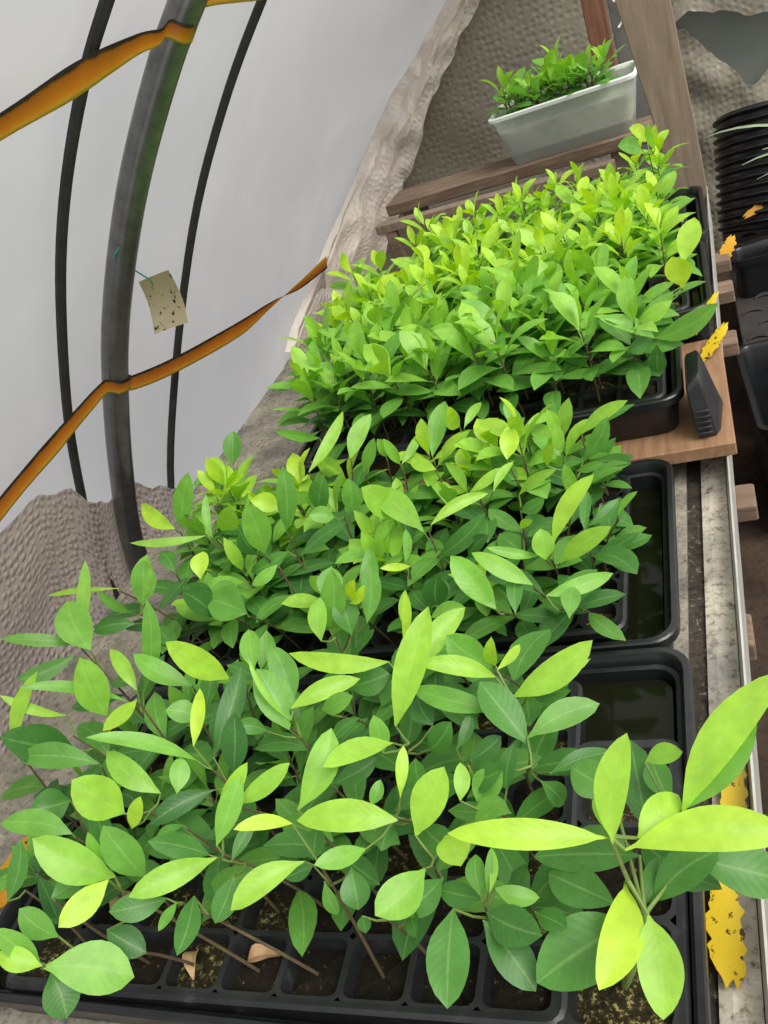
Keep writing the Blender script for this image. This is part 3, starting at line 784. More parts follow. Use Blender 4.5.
CAMP = Vector((0, 0, .75))
HERO = '''A3.0|-0.627,0.262,0.156|-0.618,0.253,0.167,-0.649,0.249,0.192,0.021,0.7;-0.621,0.254,0.162,-0.559,0.272,0.118,0.045,0.6;-0.63,0.258,0.142,-0.613,0.233,0.116,0.034,0.2;-0.633,0.26,0.157,-0.644,0.259,0.212,0.021,0.5;-0.633,0.286,0.152,-0.653,0.289,0.192,0.025,0.4
A4.0|-0.59,0.333,0.158|-0.598,0.303,0.135,-0.563,0.296,0.112,0.029,0.05;-0.586,0.329,0.175,-0.608,0.28,0.181,0.026,0.85;-0.59,0.338,0.165,-0.641,0.334,0.231,0.037,0.65;-0.568,0.346,0.152,-0.575,0.352,0.222,0.033,0.4;-0.608,0.351,0.162,-0.601,0.353,0.211,0.013,0.6
A1.0|-0.727,0.338,0.14|-0.73,0.32,0.145,-0.713,0.362,0.185,0.02,0.25;-0.724,0.356,0.135,-0.719,0.336,0.083,0.02,0.05
A5.0|-0.523,0.329,0.147|-0.519,0.323,0.152,-0.518,0.293,0.16,0.01,0.4;-0.536,0.329,0.147,-0.574,0.303,0.168,0.026,0.3;-0.514,0.336,0.14,-0.501,0.281,0.145,0.022,0.15
A7.0|-0.319,0.326,0.141|-0.339,0.324,0.142,-0.328,0.307,0.149,0.012,0.2;-0.299,0.328,0.14,-0.28,0.301,0.159,0.015,0.15
A2.0|-0.673,0.325,0.147|-0.673,0.325,0.147,-0.656,0.351,0.141,0.023,0.3
A8.0|-0.235,0.336,0.151|-0.235,0.325,0.142,-0.197,0.288,0.116,0.031,0.2;-0.258,0.329,0.15,-0.257,0.264,0.132,0.035,0.35;-0.233,0.332,0.142,-0.184,0.309,0.156,0.031,0.2;-0.226,0.337,0.162,-0.227,0.37,0.169,0.007,0.6;-0.237,0.34,0.152,-0.241,0.366,0.166,0.017,0.4;-0.23,0.341,0.157,-0.225,0.365,0.176,0.007,0.5;-0.224,0.343,0.157,-0.192,0.344,0.145,0.016,0.5;-0.24,0.344,0.14,-0.278,0.351,0.14,0.021,0.15
A8.1|-0.194,0.332,0.145|-0.194,0.332,0.145,-0.164,0.311,0.165,0.019,0.25
A6.0|-0.388,0.364,0.156|-0.378,0.348,0.15,-0.377,0.338,0.115,0.013,0.35;-0.393,0.356,0.167,-0.442,0.306,0.175,0.024,0.7;-0.358,0.363,0.147,-0.351,0.336,0.129,0.027,0.3;-0.403,0.371,0.137,-0.428,0.358,0.137,0.016,0.1;-0.409,0.384,0.18,-0.446,0.36,0.207,0.014,0.95
A5.1|-0.494,0.373,0.155|-0.478,0.355,0.142,-0.493,0.321,0.123,0.023,0.2;-0.486,0.359,0.165,-0.538,0.305,0.191,0.025,0.65;-0.487,0.371,0.142,-0.471,0.409,0.154,0.014,0.2;-0.494,0.373,0.162,-0.47,0.421,0.199,0.023,0.6;-0.515,0.376,0.142,-0.55,0.36,0.188,0.024,0.2;-0.502,0.407,0.172,-0.464,0.431,0.205,0.017,0.8
A7.1|-0.28,0.368,0.162|-0.283,0.355,0.162,-0.314,0.312,0.167,0.033,0.6;-0.274,0.357,0.145,-0.298,0.321,0.152,0.027,0.25;-0.267,0.378,0.172,-0.247,0.349,0.178,0.029,0.8;-0.295,0.381,0.167,-0.266,0.421,0.204,0.032,0.7
A7.2|-0.327,0.407,0.158|-0.342,0.373,0.16,-0.373,0.345,0.181,0.019,0.55;-0.314,0.394,0.17,-0.398,0.379,0.192,0.029,0.75;-0.333,0.411,0.14,-0.333,0.378,0.15,0.019,0.15;-0.314,0.413,0.175,-0.31,0.448,0.2,0.012,0.85;-0.351,0.418,0.157,-0.342,0.437,0.168,0.013,0.5;-0.308,0.435,0.145,-0.3,0.441,0.191,0.021,0.25
A3.1|-0.593,0.412,0.166|-0.593,0.384,0.172,-0.568,0.395,0.206,0.016,0.8;-0.618,0.404,0.167,-0.645,0.402,0.224,0.044,0.7;-0.587,0.429,0.165,-0.645,0.452,0.206,0.027,0.65;-0.574,0.434,0.157,-0.577,0.467,0.173,0.022,0.5
A2.1|-0.685,0.389,0.155|-0.685,0.389,0.155,-0.752,0.379,0.188,0.029,0.45
A8.2|-0.243,0.419,0.153|-0.252,0.4,0.155,-0.221,0.401,0.182,0.018,0.45;-0.221,0.411,0.155,-0.255,0.423,0.149,0.02,0.45;-0.263,0.416,0.165,-0.263,0.444,0.18,0.015,0.65;-0.234,0.446,0.137,-0.223,0.472,0.166,0.017,0.1
A4.1|-0.551,0.401,0.152|-0.551,0.401,0.152,-0.55,0.365,0.177,0.012,0.4
A6.1|-0.415,0.409,0.153|-0.419,0.408,0.165,-0.389,0.471,0.201,0.031,0.65;-0.41,0.41,0.14,-0.395,0.367,0.152,0.02,0.15
A5.2|-0.489,0.415,0.165|-0.489,0.415,0.165,-0.438,0.451,0.178,0.021,0.65
A1.1|-0.73,0.438,0.142|-0.73,0.438,0.142,-0.752,0.411,0.164,0.039,0.2
A8.3|-0.213,0.469,0.146|-0.202,0.451,0.142,-0.189,0.449,0.111,0.021,0.2;-0.235,0.457,0.152,-0.26,0.435,0.137,0.028,0.4;-0.195,0.461,0.14,-0.144,0.488,0.133,0.017,0.15;-0.216,0.488,0.145,-0.257,0.531,0.186,0.036,0.25;-0.216,0.49,0.152,-0.153,0.526,0.152,0.027,0.4
A4.2|-0.555,0.472,0.151|-0.548,0.452,0.137,-0.598,0.404,0.148,0.024,0.1;-0.566,0.471,0.162,-0.639,0.441,0.242,0.018,0.6;-0.56,0.474,0.18,-0.565,0.53,0.206,0.016,0.95;-0.535,0.474,0.135,-0.515,0.502,0.195,0.03,0.05;-0.566,0.492,0.14,-0.546,0.582,0.183,0.028,0.15
A6.2|-0.412,0.457,0.137|-0.412,0.457,0.137,-0.37,0.485,0.138,0.021,0.1
A7.3|-0.275,0.475,0.141|-0.265,0.457,0.142,-0.232,0.448,0.163,0.029,0.2;-0.273,0.48,0.137,-0.243,0.497,0.148,0.02,0.1;-0.287,0.488,0.142,-0.273,0.518,0.158,0.013,0.2
A6.3|-0.333,0.491,0.156|-0.354,0.475,0.157,-0.353,0.489,0.194,0.02,0.5;-0.339,0.476,0.17,-0.382,0.426,0.203,0.023,0.75;-0.313,0.487,0.145,-0.28,0.487,0.182,0.027,0.25;-0.341,0.496,0.17,-0.299,0.577,0.245,0.033,0.75;-0.318,0.52,0.14,-0.336,0.546,0.155,0.027,0.15
A1.2|-0.708,0.479,0.152|-0.708,0.479,0.152,-0.789,0.461,0.191,0.031,0.4
A0.2|-0.833,0.493,0.17|-0.833,0.493,0.17,-0.777,0.539,0.243,0.018,0.75
A1.3|-0.776,0.522,0.156|-0.772,0.509,0.14,-0.79,0.463,0.223,0.048,0.15;-0.78,0.535,0.172,-0.828,0.518,0.232,0.013,0.8
A5.3|-0.48,0.524,0.157|-0.474,0.514,0.152,-0.504,0.554,0.204,0.04,0.4;-0.504,0.517,0.147,-0.529,0.505,0.172,0.019,0.3;-0.469,0.518,0.162,-0.499,0.546,0.228,0.007,0.6;-0.468,0.526,0.17,-0.402,0.568,0.163,0.022,0.75;-0.484,0.546,0.152,-0.51,0.599,0.194,0.032,0.4
A8.4|-0.246,0.559,0.146|-0.246,0.525,0.152,-0.331,0.537,0.178,0.025,0.4;-0.236,0.542,0.15,-0.156,0.579,0.179,0.03,0.75;-0.235,0.549,0.143,-0.168,0.598,0.136,0.011,0.6;-0.257,0.567,0.152,-0.322,0.553,0.194,0.021,0.8;-0.232,0.573,0.122,-0.186,0.557,0.137,0.023,0.2;-0.257,0.576,0.152,-0.239,0.614,0.148,0.011,0.8;-0.26,0.584,0.15,-0.249,0.575,0.197,0.014,0.75
A6.4|-0.421,0.534,0.15|-0.403,0.533,0.142,-0.435,0.518,0.128,0.016,0.2;-0.44,0.534,0.157,-0.393,0.528,0.181,0.022,0.5
A3.3|-0.598,0.536,0.152|-0.598,0.536,0.152,-0.626,0.528,0.178,0.027,0.4
A1.4|-0.722,0.574,0.151|-0.728,0.54,0.162,-0.724,0.556,0.242,0.042,0.6;-0.713,0.564,0.157,-0.783,0.515,0.246,0.015,0.5;-0.723,0.592,0.147,-0.766,0.632,0.184,0.02,0.7;-0.725,0.6,0.135,-0.681,0.648,0.241,0.024,0.45
A2.3|-0.686,0.554,0.17|-0.686,0.554,0.17,-0.683,0.492,0.192,0.019,0.75
A7.4|-0.365,0.586,0.141|-0.347,0.575,0.15,-0.295,0.648,0.176,0.027,0.75;-0.364,0.582,0.122,-0.375,0.545,0.08,0.026,0.2;-0.383,0.602,0.15,-0.489,0.593,0.185,0.023,0.75
A3.4|-0.577,0.607,0.146|-0.583,0.592,0.155,-0.616,0.575,0.236,0.034,0.85;-0.57,0.622,0.137,-0.586,0.669,0.159,0.027,0.5
A5.4|-0.442,0.596,0.122|-0.442,0.596,0.122,-0.395,0.611,0.123,0.035,0.2
A8.5|-0.271,0.598,0.133|-0.271,0.598,0.133,-0.307,0.603,0.179,0.036,0.4
A2.4|-0.648,0.6,0.14|-0.648,0.6,0.14,-0.713,0.612,0.19,0.029,0.55
A6.5|-0.372,0.629,0.152|-0.372,0.629,0.152,-0.356,0.652,0.204,0.012,0.8
A5.5|-0.477,0.668,0.137|-0.484,0.65,0.145,-0.48,0.683,0.184,0.024,0.65;-0.457,0.672,0.13,-0.466,0.696,0.168,0.033,0.35;-0.49,0.683,0.135,-0.459,0.7,0.209,0.033,0.45
A7.5|-0.375,0.682,0.135|-0.386,0.669,0.147,-0.385,0.708,0.16,0.01,0.7;-0.363,0.695,0.123,-0.313,0.685,0.143,0.02,0.6
A0.5|-0.889,0.694,0.137|-0.861,0.682,0.14,-0.903,0.734,0.191,0.052,0.55;-0.898,0.686,0.13,-0.957,0.632,0.145,0.025,0.35;-0.894,0.703,0.143,-0.873,0.777,0.225,0.02,0.6;-0.904,0.705,0.135,-0.979,0.668,0.192,0.02,0.45
M13.0|-0.214,0.697,0.118|-0.201,0.683,0.113,-0.196,0.723,0.123,0.023,0.4;-0.227,0.712,0.123,-0.156,0.753,0.11,0.021,0.6
A4.5|-0.448,0.694,0.148|-0.438,0.685,0.135,-0.427,0.732,0.191,0.026,0.45;-0.453,0.693,0.16,-0.421,0.691,0.187,0.014,0.95;-0.452,0.698,0.16,-0.428,0.684,0.202,0.016,0.95;-0.447,0.702,0.135,-0.437,0.765,0.188,0.025,0.45
M11.0|-0.279,0.702,0.117|-0.284,0.699,0.123,-0.332,0.741,0.168,0.033,0.6;-0.286,0.701,0.12,-0.326,0.733,0.181,0.033,0.55;-0.266,0.705,0.108,-0.267,0.755,0.126,0.02,0.3
M7.0|-0.496,0.722,0.135|-0.496,0.722,0.135,-0.501,0.766,0.163,0.035,0.45
M4.0|-0.631,0.733,0.13|-0.631,0.733,0.13,-0.689,0.749,0.15,0.05,0.35
M9.0|-0.37,0.737,0.1|-0.37,0.735,0.1,-0.374,0.775,0.118,0.035,0.15;-0.371,0.74,0.1,-0.354,0.738,0.149,0.034,0.15
M12.0|-0.246,0.737,0.12|-0.246,0.737,0.12,-0.308,0.752,0.167,0.024,0.55
M3.0|-0.707,0.766,0.131|-0.689,0.742,0.12,-0.695,0.722,0.189,0.037,0.15;-0.705,0.761,0.12,-0.717,0.751,0.176,0.037,0.15;-0.717,0.773,0.13,-0.677,0.799,0.107,0.049,0.35;-0.719,0.789,0.155,-0.72,0.826,0.175,0.027,0.85
M0.0|-0.829,0.763,0.132|-0.832,0.748,0.122,-0.886,0.725,0.136,0.028,0.2;-0.835,0.759,0.133,-0.842,0.736,0.197,0.015,0.4;-0.825,0.772,0.14,-0.799,0.809,0.196,0.031,0.55;-0.823,0.772,0.135,-0.804,0.802,0.192,0.038,0.45
M12.1|-0.227,0.776,0.128|-0.214,0.765,0.125,-0.147,0.756,0.173,0.024,0.65;-0.232,0.771,0.127,-0.231,0.788,0.16,0.028,0.7;-0.24,0.785,0.123,-0.296,0.772,0.156,0.014,0.6;-0.223,0.785,0.135,-0.162,0.822,0.201,0.024,0.85
M8.0|-0.414,0.796,0.128|-0.403,0.779,0.137,-0.43,0.755,0.159,0.011,0.9;-0.425,0.813,0.118,-0.423,0.848,0.146,0.013,0.5
M1.0|-0.872,0.797,0.152|-0.872,0.797,0.152,-0.971,0.765,0.181,0.009,0.8
M5.0|-0.608,0.813,0.143|-0.608,0.813,0.143,-0.645,0.788,0.132,0.019,0.6
M10.1|-0.366,0.829,0.102|-0.346,0.825,0.1,-0.305,0.814,0.141,0.022,0.15;-0.386,0.834,0.105,-0.309,0.84,0.157,0.027,0.25
M11.1|-0.27,0.837,0.127|-0.27,0.837,0.127,-0.247,0.822,0.149,0.011,0.7
M13.1|-0.194,0.845,0.106|-0.194,0.839,0.108,-0.186,0.883,0.136,0.015,0.3;-0.193,0.852,0.105,-0.152,0.883,0.119,0.015,0.25
M4.1|-0.646,0.849,0.14|-0.646,0.849,0.14,-0.629,0.847,0.228,0.042,0.55
M13.2|-0.152,0.85,0.118|-0.152,0.85,0.118,-0.123,0.848,0.15,0.009,0.5
M0.1|-0.816,0.855,0.125|-0.816,0.855,0.125,-0.843,0.882,0.148,0.027,0.25
M5.1|-0.607,0.86,0.124|-0.596,0.859,0.12,-0.523,0.887,0.145,0.022,0.15;-0.617,0.862,0.127,-0.681,0.845,0.113,0.027,0.3
M9.1|-0.402,0.867,0.128|-0.395,0.866,0.133,-0.322,0.918,0.134,0.018,0.8;-0.409,0.867,0.123,-0.477,0.908,0.177,0.039,0.6
M3.2|-0.681,0.878,0.118|-0.681,0.878,0.118,-0.683,0.874,0.168,0.031,0.1
M12.2|-0.207,0.892,0.123|-0.207,0.892,0.123,-0.204,0.879,0.184,0.018,0.6
M8.2|-0.458,0.898,0.127|-0.458,0.898,0.127,-0.473,0.878,0.202,0.041,0.7
M11.2|-0.282,0.905,0.119|-0.282,0.898,0.11,-0.245,0.895,0.128,0.02,0.35;-0.281,0.912,0.127,-0.221,0.901,0.165,0.015,0.7
M2.2|-0.759,0.909,0.145|-0.76,0.905,0.143,-0.765,0.95,0.194,0.013,0.6;-0.739,0.908,0.15,-0.689,0.888,0.203,0.035,0.75;-0.777,0.913,0.143,-0.877,0.871,0.18,0.015,0.6
M4.2|-0.634,0.907,0.133|-0.634,0.907,0.133,-0.607,0.935,0.224,0.032,0.4
M6.2|-0.544,0.923,0.136|-0.554,0.915,0.137,-0.583,0.901,0.157,0.027,0.5;-0.534,0.93,0.135,-0.521,0.94,0.182,0.03,0.45
M0.3|-0.841,0.94,0.146|-0.836,0.928,0.155,-0.893,0.955,0.197,0.028,0.85;-0.845,0.952,0.137,-0.8,0.982,0.22,0.033,0.5
M10.3|-0.345,0.938,0.127|-0.319,0.93,0.127,-0.292,0.974,0.142,0.013,0.7;-0.354,0.939,0.127,-0.308,0.959,0.145,0.016,0.7;-0.361,0.944,0.125,-0.365,0.921,0.191,0.017,0.65
M5.3|-0.604,0.954,0.136|-0.598,0.952,0.13,-0.563,0.95,0.189,0.036,0.35;-0.609,0.956,0.143,-0.613,0.942,0.173,0.026,0.6
M13.4|-0.222,0.979,0.117|-0.212,0.969,0.113,-0.17,0.946,0.134,0.014,0.4;-0.248,0.97,0.127,-0.229,0.956,0.171,0.016,0.7;-0.205,0.999,0.11,-0.16,1.001,0.168,0.026,0.35
M2.3|-0.715,0.972,0.157|-0.715,0.972,0.157,-0.678,0.981,0.129,0.033,0.9
M2.4|-0.757,0.972,0.12|-0.757,0.972,0.12,-0.814,0.931,0.08,0.028,0.15
M11.4|-0.306,0.993,0.135|-0.306,0.993,0.135,-0.3,1.04,0.161,0.029,0.85
M9.4|-0.418,1.008,0.13|-0.418,1.008,0.13,-0.463,1.036,0.138,0.022,0.75
M6.5|-0.54,1.029,0.135|-0.54,1.029,0.135,-0.504,1.036,0.186,0.021,0.45
M13.5|-0.206,1.038,0.127|-0.206,1.038,0.127,-0.135,1.038,0.166,0.02,0.7
M4.5|-0.638,1.043,0.145|-0.638,1.043,0.145,-0.589,1.144,0.189,0.022,0.65
M7.5|-0.487,1.053,0.123|-0.486,1.052,0.123,-0.463,1.106,0.14,0.015,0.6;-0.489,1.053,0.123,-0.494,1.044,0.177,0.018,0.6
M5.5|-0.569,1.061,0.145|-0.569,1.061,0.145,-0.533,1.119,0.185,0.03,0.65
M8.5|-0.442,1.073,0.115|-0.442,1.073,0.115,-0.419,1.148,0.167,0.034,0.45
M11.6|-0.294,1.089,0.121|-0.293,1.079,0.12,-0.316,1.1,0.166,0.021,0.55;-0.294,1.099,0.123,-0.26,1.141,0.11,0.018,0.6
M6.6|-0.521,1.084,0.123|-0.521,1.084,0.123,-0.516,1.07,0.164,0.022,0.6
M13.6|-0.216,1.091,0.108|-0.216,1.091,0.108,-0.133,1.082,0.134,0.015,0.3
M0.6|-0.828,1.124,0.134|-0.825,1.111,0.135,-0.867,1.056,0.153,0.024,0.45;-0.831,1.137,0.133,-0.822,1.175,0.18,0.036,0.4
M9.6|-0.402,1.125,0.123|-0.399,1.115,0.133,-0.392,1.077,0.191,0.027,0.8;-0.394,1.121,0.127,-0.369,1.167,0.141,0.016,0.7;-0.415,1.14,0.108,-0.359,1.117,0.101,0.025,0.3
M4.6|-0.663,1.165,0.137|-0.663,1.165,0.137,-0.693,1.097,0.201,0.018,0.5'''
taken = set()


def stem_curve(mb, a, b_, r0, r1, lean=.0, n=6, m=0):
    a = Vector(a); b_ = Vector(b_)
    side = Vector((RND.uniform(-1, 1), RND.uniform(-1, 1), 0)) * lean
    pts = []
    for k in range(n + 1):
        t = k / n
        p = a.lerp(b_, t)
        # rises first, then leans to the crown
        h = Vector((a.x, a.y, b_.z)) - p
        p += h * (.5 * t * (1 - t)) + side * math.sin(math.pi * t)
        pts.append(p)
    mb.tube(pts, [r0 + (r1 - r0) * k / n for k in range(n + 1)], 6, m)
    return pts


def traced_plant(key, crown, leaves, label, extra=5, stem_r=.0019):
    root_p = CELLS[key[0]][key[1:]]
    root = empty('seedling', root_p)
    tag(root, label, 'seedling', 'seedlings in the ' + TRAYN[key[0]])
    taken.add(key)
    fm = MB(); sm = MB()
    o = root_p
    top = Vector(crown)
    pts = stem_curve(sm, (0, 0, -.004), top - o + Vector((0, 0, -.006)), stem_r, .0012, .004, m=0)
    for B, T, W, tone in leaves:
        B = Vector(B); T = Vector(T)
        # petiole from the stem below the leaf
        q = min(pts, key=lambda p: abs((p + o).z - (B.z - .022)) + ((p + o) - B).length * .3)
        mid = (q + (B - o)) * .5 + Vector((0, 0, -.004))
        sm.tube([q, mid, B - o], [.0013, .0011, .0009], 5, 1)
        V = (CAMP - (B + T) * .5).normalized()
        N = (V + Vector((RND.uniform(-.25, .25), RND.uniform(-.25, .25), .25)))
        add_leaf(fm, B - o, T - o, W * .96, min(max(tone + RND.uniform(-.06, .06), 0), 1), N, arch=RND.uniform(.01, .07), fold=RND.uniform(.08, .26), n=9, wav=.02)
    # older leaves lower down on the stem
    ga = RND.uniform(0, 6.28)
    for k in range(extra):
        t = .30 + .5 * k / max(extra, 1)
        q = pts[min(int(t * (len(pts) - 1) + .5), len(pts) - 1)]
        ga += 2.4
        el = RND.uniform(-.15, .45)
        d = Vector((math.cos(ga) * math.cos(el), math.sin(ga) * math.cos(el), math.sin(el)))
        L = RND.uniform(.055, .085)
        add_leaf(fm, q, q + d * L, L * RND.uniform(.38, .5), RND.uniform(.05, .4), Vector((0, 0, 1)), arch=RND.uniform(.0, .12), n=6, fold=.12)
    sm.build('stem', [M['wood_stem'], M['stem']], root)
    fm.build('foliage', M['leaf'], root)
    return root


for line in HERO.strip().split('\n'):
    k, cr, ls = line.split('|')
    t = k[0]; i, j = map(int, k[1:].split('.'))
    crown = list(map(float, cr.split(',')))
    lv = []
    for s in ls.split(';'):
        v = list(map(float, s.split(',')))
        lv.append((v[:3], v[3:6], v[6], v[7]))
    tones = sum(l[3] for l in lv) / len(lv)
    look = 'bright lime seedling' if tones > .62 else ('mid green seedling' if tones > .35 else 'low dark green seedling')
    traced_plant((t, i, j), crown, lv, where((t, i, j)) % look, extra=0 if (t == 'A' and j == 0) else (3 if len(lv) > 3 else 5))

BIG = '''-0.125,0.346,0.22,-0.228,0.327,0.254,0.023,0.85;-0.121,0.341,0.22,-0.102,0.389,0.276,0.025,0.75;-0.113,0.337,0.22,-0.007,0.349,0.22,0.035,0.85;-0.075,0.366,0.22,0.002,0.425,0.289,0.038,0.8;-0.075,0.368,0.22,-0.021,0.428,0.27,0.029,0.5;-0.105,0.346,0.22,-0.077,0.381,0.219,0.026,0.8;-0.1,0.408,0.22,-0.072,0.407,0.232,0.016,0.7;-0.127,0.352,0.22,-0.126,0.385,0.222,0.021,0.7;-0.123,0.343,0.17,-0.138,0.268,0.17,0.034,0.92;-0.107,0.32,0.17,-0.102,0.263,0.146,0.038,0.7;-0.125,0.331,0.14,-0.191,0.285,0.136,0.05,0.28;-0.134,0.343,0.14,-0.188,0.365,0.144,0.035,0.22;-0.117,0.377,0.15,-0.199,0.375,0.15,0.03,0.22;-0.11,0.344,0.14,-0.06,0.376,0.16,0.03,0.22;-0.115,0.344,0.14,-0.102,0.378,0.149,0.022,0.22;-0.081,0.378,0.15,-0.01,0.377,0.12,0.038,0.28;-0.139,0.433,0.15,-0.171,0.451,0.162,0.035,0.35;-0.093,0.423,0.15,-0.107,0.461,0.156,0.023,0.3'''
bl = []
for s in BIG.split(';'):
    v = list(map(float, s.split(',')))
    bl.append((v[:3], v[3:6], v[6], v[7]))
for k_, f_ in ((3, .72), (2, .9), (9, .85), (8, .9)): bl[k_] = (bl[k_][0], bl[k_][1], bl[k_][2] * f_, bl[k_][3])
side = [3, 4, 6, 17]
main = [b_ for k, b_ in enumerate(bl) if k not in side]
# the big plant: its own stem with three nodes
rp = CELLS['B'][(0, 0)]
root = empty('seedling', rp)
tag(root, 'largest bright lime seedling in the narrow right-hand tray, front pocket', 'seedling', 'seedlings in the narrow right-hand tray')
sm = MB(); fm = MB()
path = [Vector(p) - rp for p in ((rp.x, rp.y, rp.z - .004), (-.150, .338, .03), (-.128, .336, .09), (-.114, .334, .145), (-.119, .339, .18), (-.123, .346, .222))]
sm.tube(smooth_poly([tuple(p) for p in path], 4), [.0030 - .0016 * k / 20 for k in range(21)], 8, 0)
for B, T, W, tone in main:
    B = Vector(B) - rp; T = Vector(T) - rp
    q = min(path[2:], key=lambda p: (p - B).length + .4 * abs(p.z - B.z + .01))
    sm.tube([q, (q + B) * .5, B], [.0017, .0014, .0012], 6, 1)
    V = (CAMP - rp - (B + T) * .5).normalized()
    N = V + Vector((RND.uniform(-.2, .2), RND.uniform(-.2, .2), .2))
    add_leaf(fm, B, T, W * .92, tone, N, arch=RND.uniform(.03, .07), fold=.18, n=14, wav=.012)
sm.build('stem', [M['stem'], M['stem']], root)
fm.build('foliage', M['leaf'], root)
taken.add(('B', 0, 0))
sd_ = [bl[k] for k in side]
crown = (-.085, .382, .20)
traced_plant(('B', 0, 1), crown, sd_, 'tall seedling with long upright lime leaves at the right edge, behind the largest one', extra=3, stem_r=.0025)


for key, crown, lv, look in ((('C', 9, 4), (-.055, 1.31, .195), [((-0.047, 1.358, 0.21), (-0.021, 1.415, 0.256), 0.038, 0.85), ((-0.05, 1.26, 0.21), (-0.057, 1.263, 0.26), 0.04, 0.85), ((-0.066, 1.226, 0.21), (-0.115, 1.218, 0.191), 0.025, 0.6)], 'seedling with two round lime leaves at the right edge, %s' % TRAYN['C']),
                             (('C', 9, 1), (-.100, 1.222, .155), [((-0.099, 1.219, 0.16), (-0.006, 1.191, 0.205), 0.035, 0.42), ((-0.099, 1.219, 0.16), (-0.169, 1.214, 0.214), 0.026, 0.55), ((-0.096, 1.195, 0.16), (-0.105, 1.198, 0.112), 0.03, 0.22), ((-0.103, 1.231, 0.16), (-0.141, 1.216, 0.148), 0.026, 0.35), ((-0.106, 1.25, 0.16), (-0.1, 1.23, 0.209), 0.023, 0.5)], 'star-shaped green seedling at the right corner of the tray on the pine board'),
                             (('E', 9, 1), (-.095, 1.955, .23), [((-0.096, 2.009, 0.24), (-0.119, 1.934, 0.292), 0.034, 0.9), ((-0.107, 1.943, 0.24), (-0.147, 1.885, 0.277), 0.038, 0.45), ((-0.08, 1.914, 0.24), (-0.082, 1.849, 0.308), 0.019, 0.6)], 'tallest seedling in front of the wide wooden post')):
    traced_plant(key, crown, lv, look, extra=4)


def make_variant(nm_, h, nl, Lr, tone_top, tone_low, splay=1.0):
    """a generic seedling, root at the origin"""
    root = empty('seedling', (0, 0, -50))
    sm = MB(); fm = MB()
    top = Vector((RND.uniform(-.015, .015), RND.uniform(-.015, .015), h))
    pts = stem_curve(sm, (0, 0, -.004), top, .0018, .0010, .004)
    ga = RND.uniform(0, 6.28)
    for k in range(nl):
        t = .35 + .65 * k / (nl - 1)
        q = pts[0].lerp(pts[-1], t) if k < nl - 1 else pts[-1]
        kk = t * (len(pts) - 1); i0 = min(int(kk), len(pts) - 2); q = pts[i0].lerp(pts[i0 + 1], kk - i0)
        ga += 2.4 + RND.uniform(-.3, .3)
        el = -.1 + 1.05 * t ** 2 * RND.uniform(.7, 1.3) * (1.35 if k == nl - 1 else 1)
        d = Vector((math.cos(ga) * math.cos(el), math.sin(ga) * math.cos(el), math.sin(el)))
        L = RND.uniform(*Lr) * (1.05 - .35 * abs(t - .6))
        if k == nl - 1: L *= .75
        b0 = q + d * .008
        sm.tube([q, b0], [.0011, .0008], 5, 1)
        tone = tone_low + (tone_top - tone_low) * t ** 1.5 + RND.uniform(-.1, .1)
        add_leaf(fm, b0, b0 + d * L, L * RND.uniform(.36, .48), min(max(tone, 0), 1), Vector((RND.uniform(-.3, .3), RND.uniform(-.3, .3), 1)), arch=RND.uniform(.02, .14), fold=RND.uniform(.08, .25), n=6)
    sm.build('stem', [M['wood_stem'], M['stem']], root)
    fm.build('foliage', M['leaf'], root)
    return root


def place(proto, key_or_pt, rz, sc, label, group, first=False, tilt=(0, 0)):
    p = CELLS[key_or_pt[0]][key_or_pt[1:]] if isinstance(key_or_pt[0], str) else Vector(key_or_pt)
    if first:
        r = proto
    else:
        r = proto.copy(); COL.objects.link(r)
        for ch in list(proto.children):
            c = ch.copy(); COL.objects.link(c); c.parent = r
    r.location = p
    r.rotation_euler = (tilt[0], tilt[1], rz); r.scale = (sc, sc, sc)
    tag(r, label, 'seedling', group)
    return r


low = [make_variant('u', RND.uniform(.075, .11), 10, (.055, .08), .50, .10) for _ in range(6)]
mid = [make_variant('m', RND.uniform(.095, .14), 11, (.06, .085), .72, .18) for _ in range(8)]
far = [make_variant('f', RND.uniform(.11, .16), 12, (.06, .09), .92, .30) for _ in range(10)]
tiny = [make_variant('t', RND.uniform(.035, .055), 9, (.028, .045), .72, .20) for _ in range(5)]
used = set()


def use(pool, key, sc, lab, grp, tilt=.12):
    pr = RND.choice(pool)
    first = pr.name not in used
    used.add(pr.name)
    return place(pr, key, RND.uniform(0, 6.28), sc, lab, grp, first, (RND.uniform(-tilt, tilt), RND.uniform(-tilt, tilt)))


for t, pool, prob, lo, hi, look in (('A', low, .75, .8, 1.05, 'short dark green seedling'), ('M', mid, .46, .75, 1.05, 'leafy green seedling'),
                                    ('C', mid, .93, .95, 1.15, 'leafy green seedling'), ('D', far, .93, .8, 1.05, 'leafy yellow-green seedling'), ('E', far, .93, .7, .92, 'pale yellow-green seedling')):
    for (i, j), p in CELLS[t].items():
        key = (t, i, j)
        if key in taken or RND.random() > (prob if not (t == 'M' and (j >= 5 or j == 0 or i < 2)) else .85) and not (t == 'A' and j >= 4): continue
        if t == 'A' and j == 0: continue
        if t == 'M' and i >= 12: continue
        use(pool if not (t == 'M' and j >= 5) else far, key, RND.uniform(lo, hi), where(key) % look, 'seedlings in the ' + TRAYN[t])
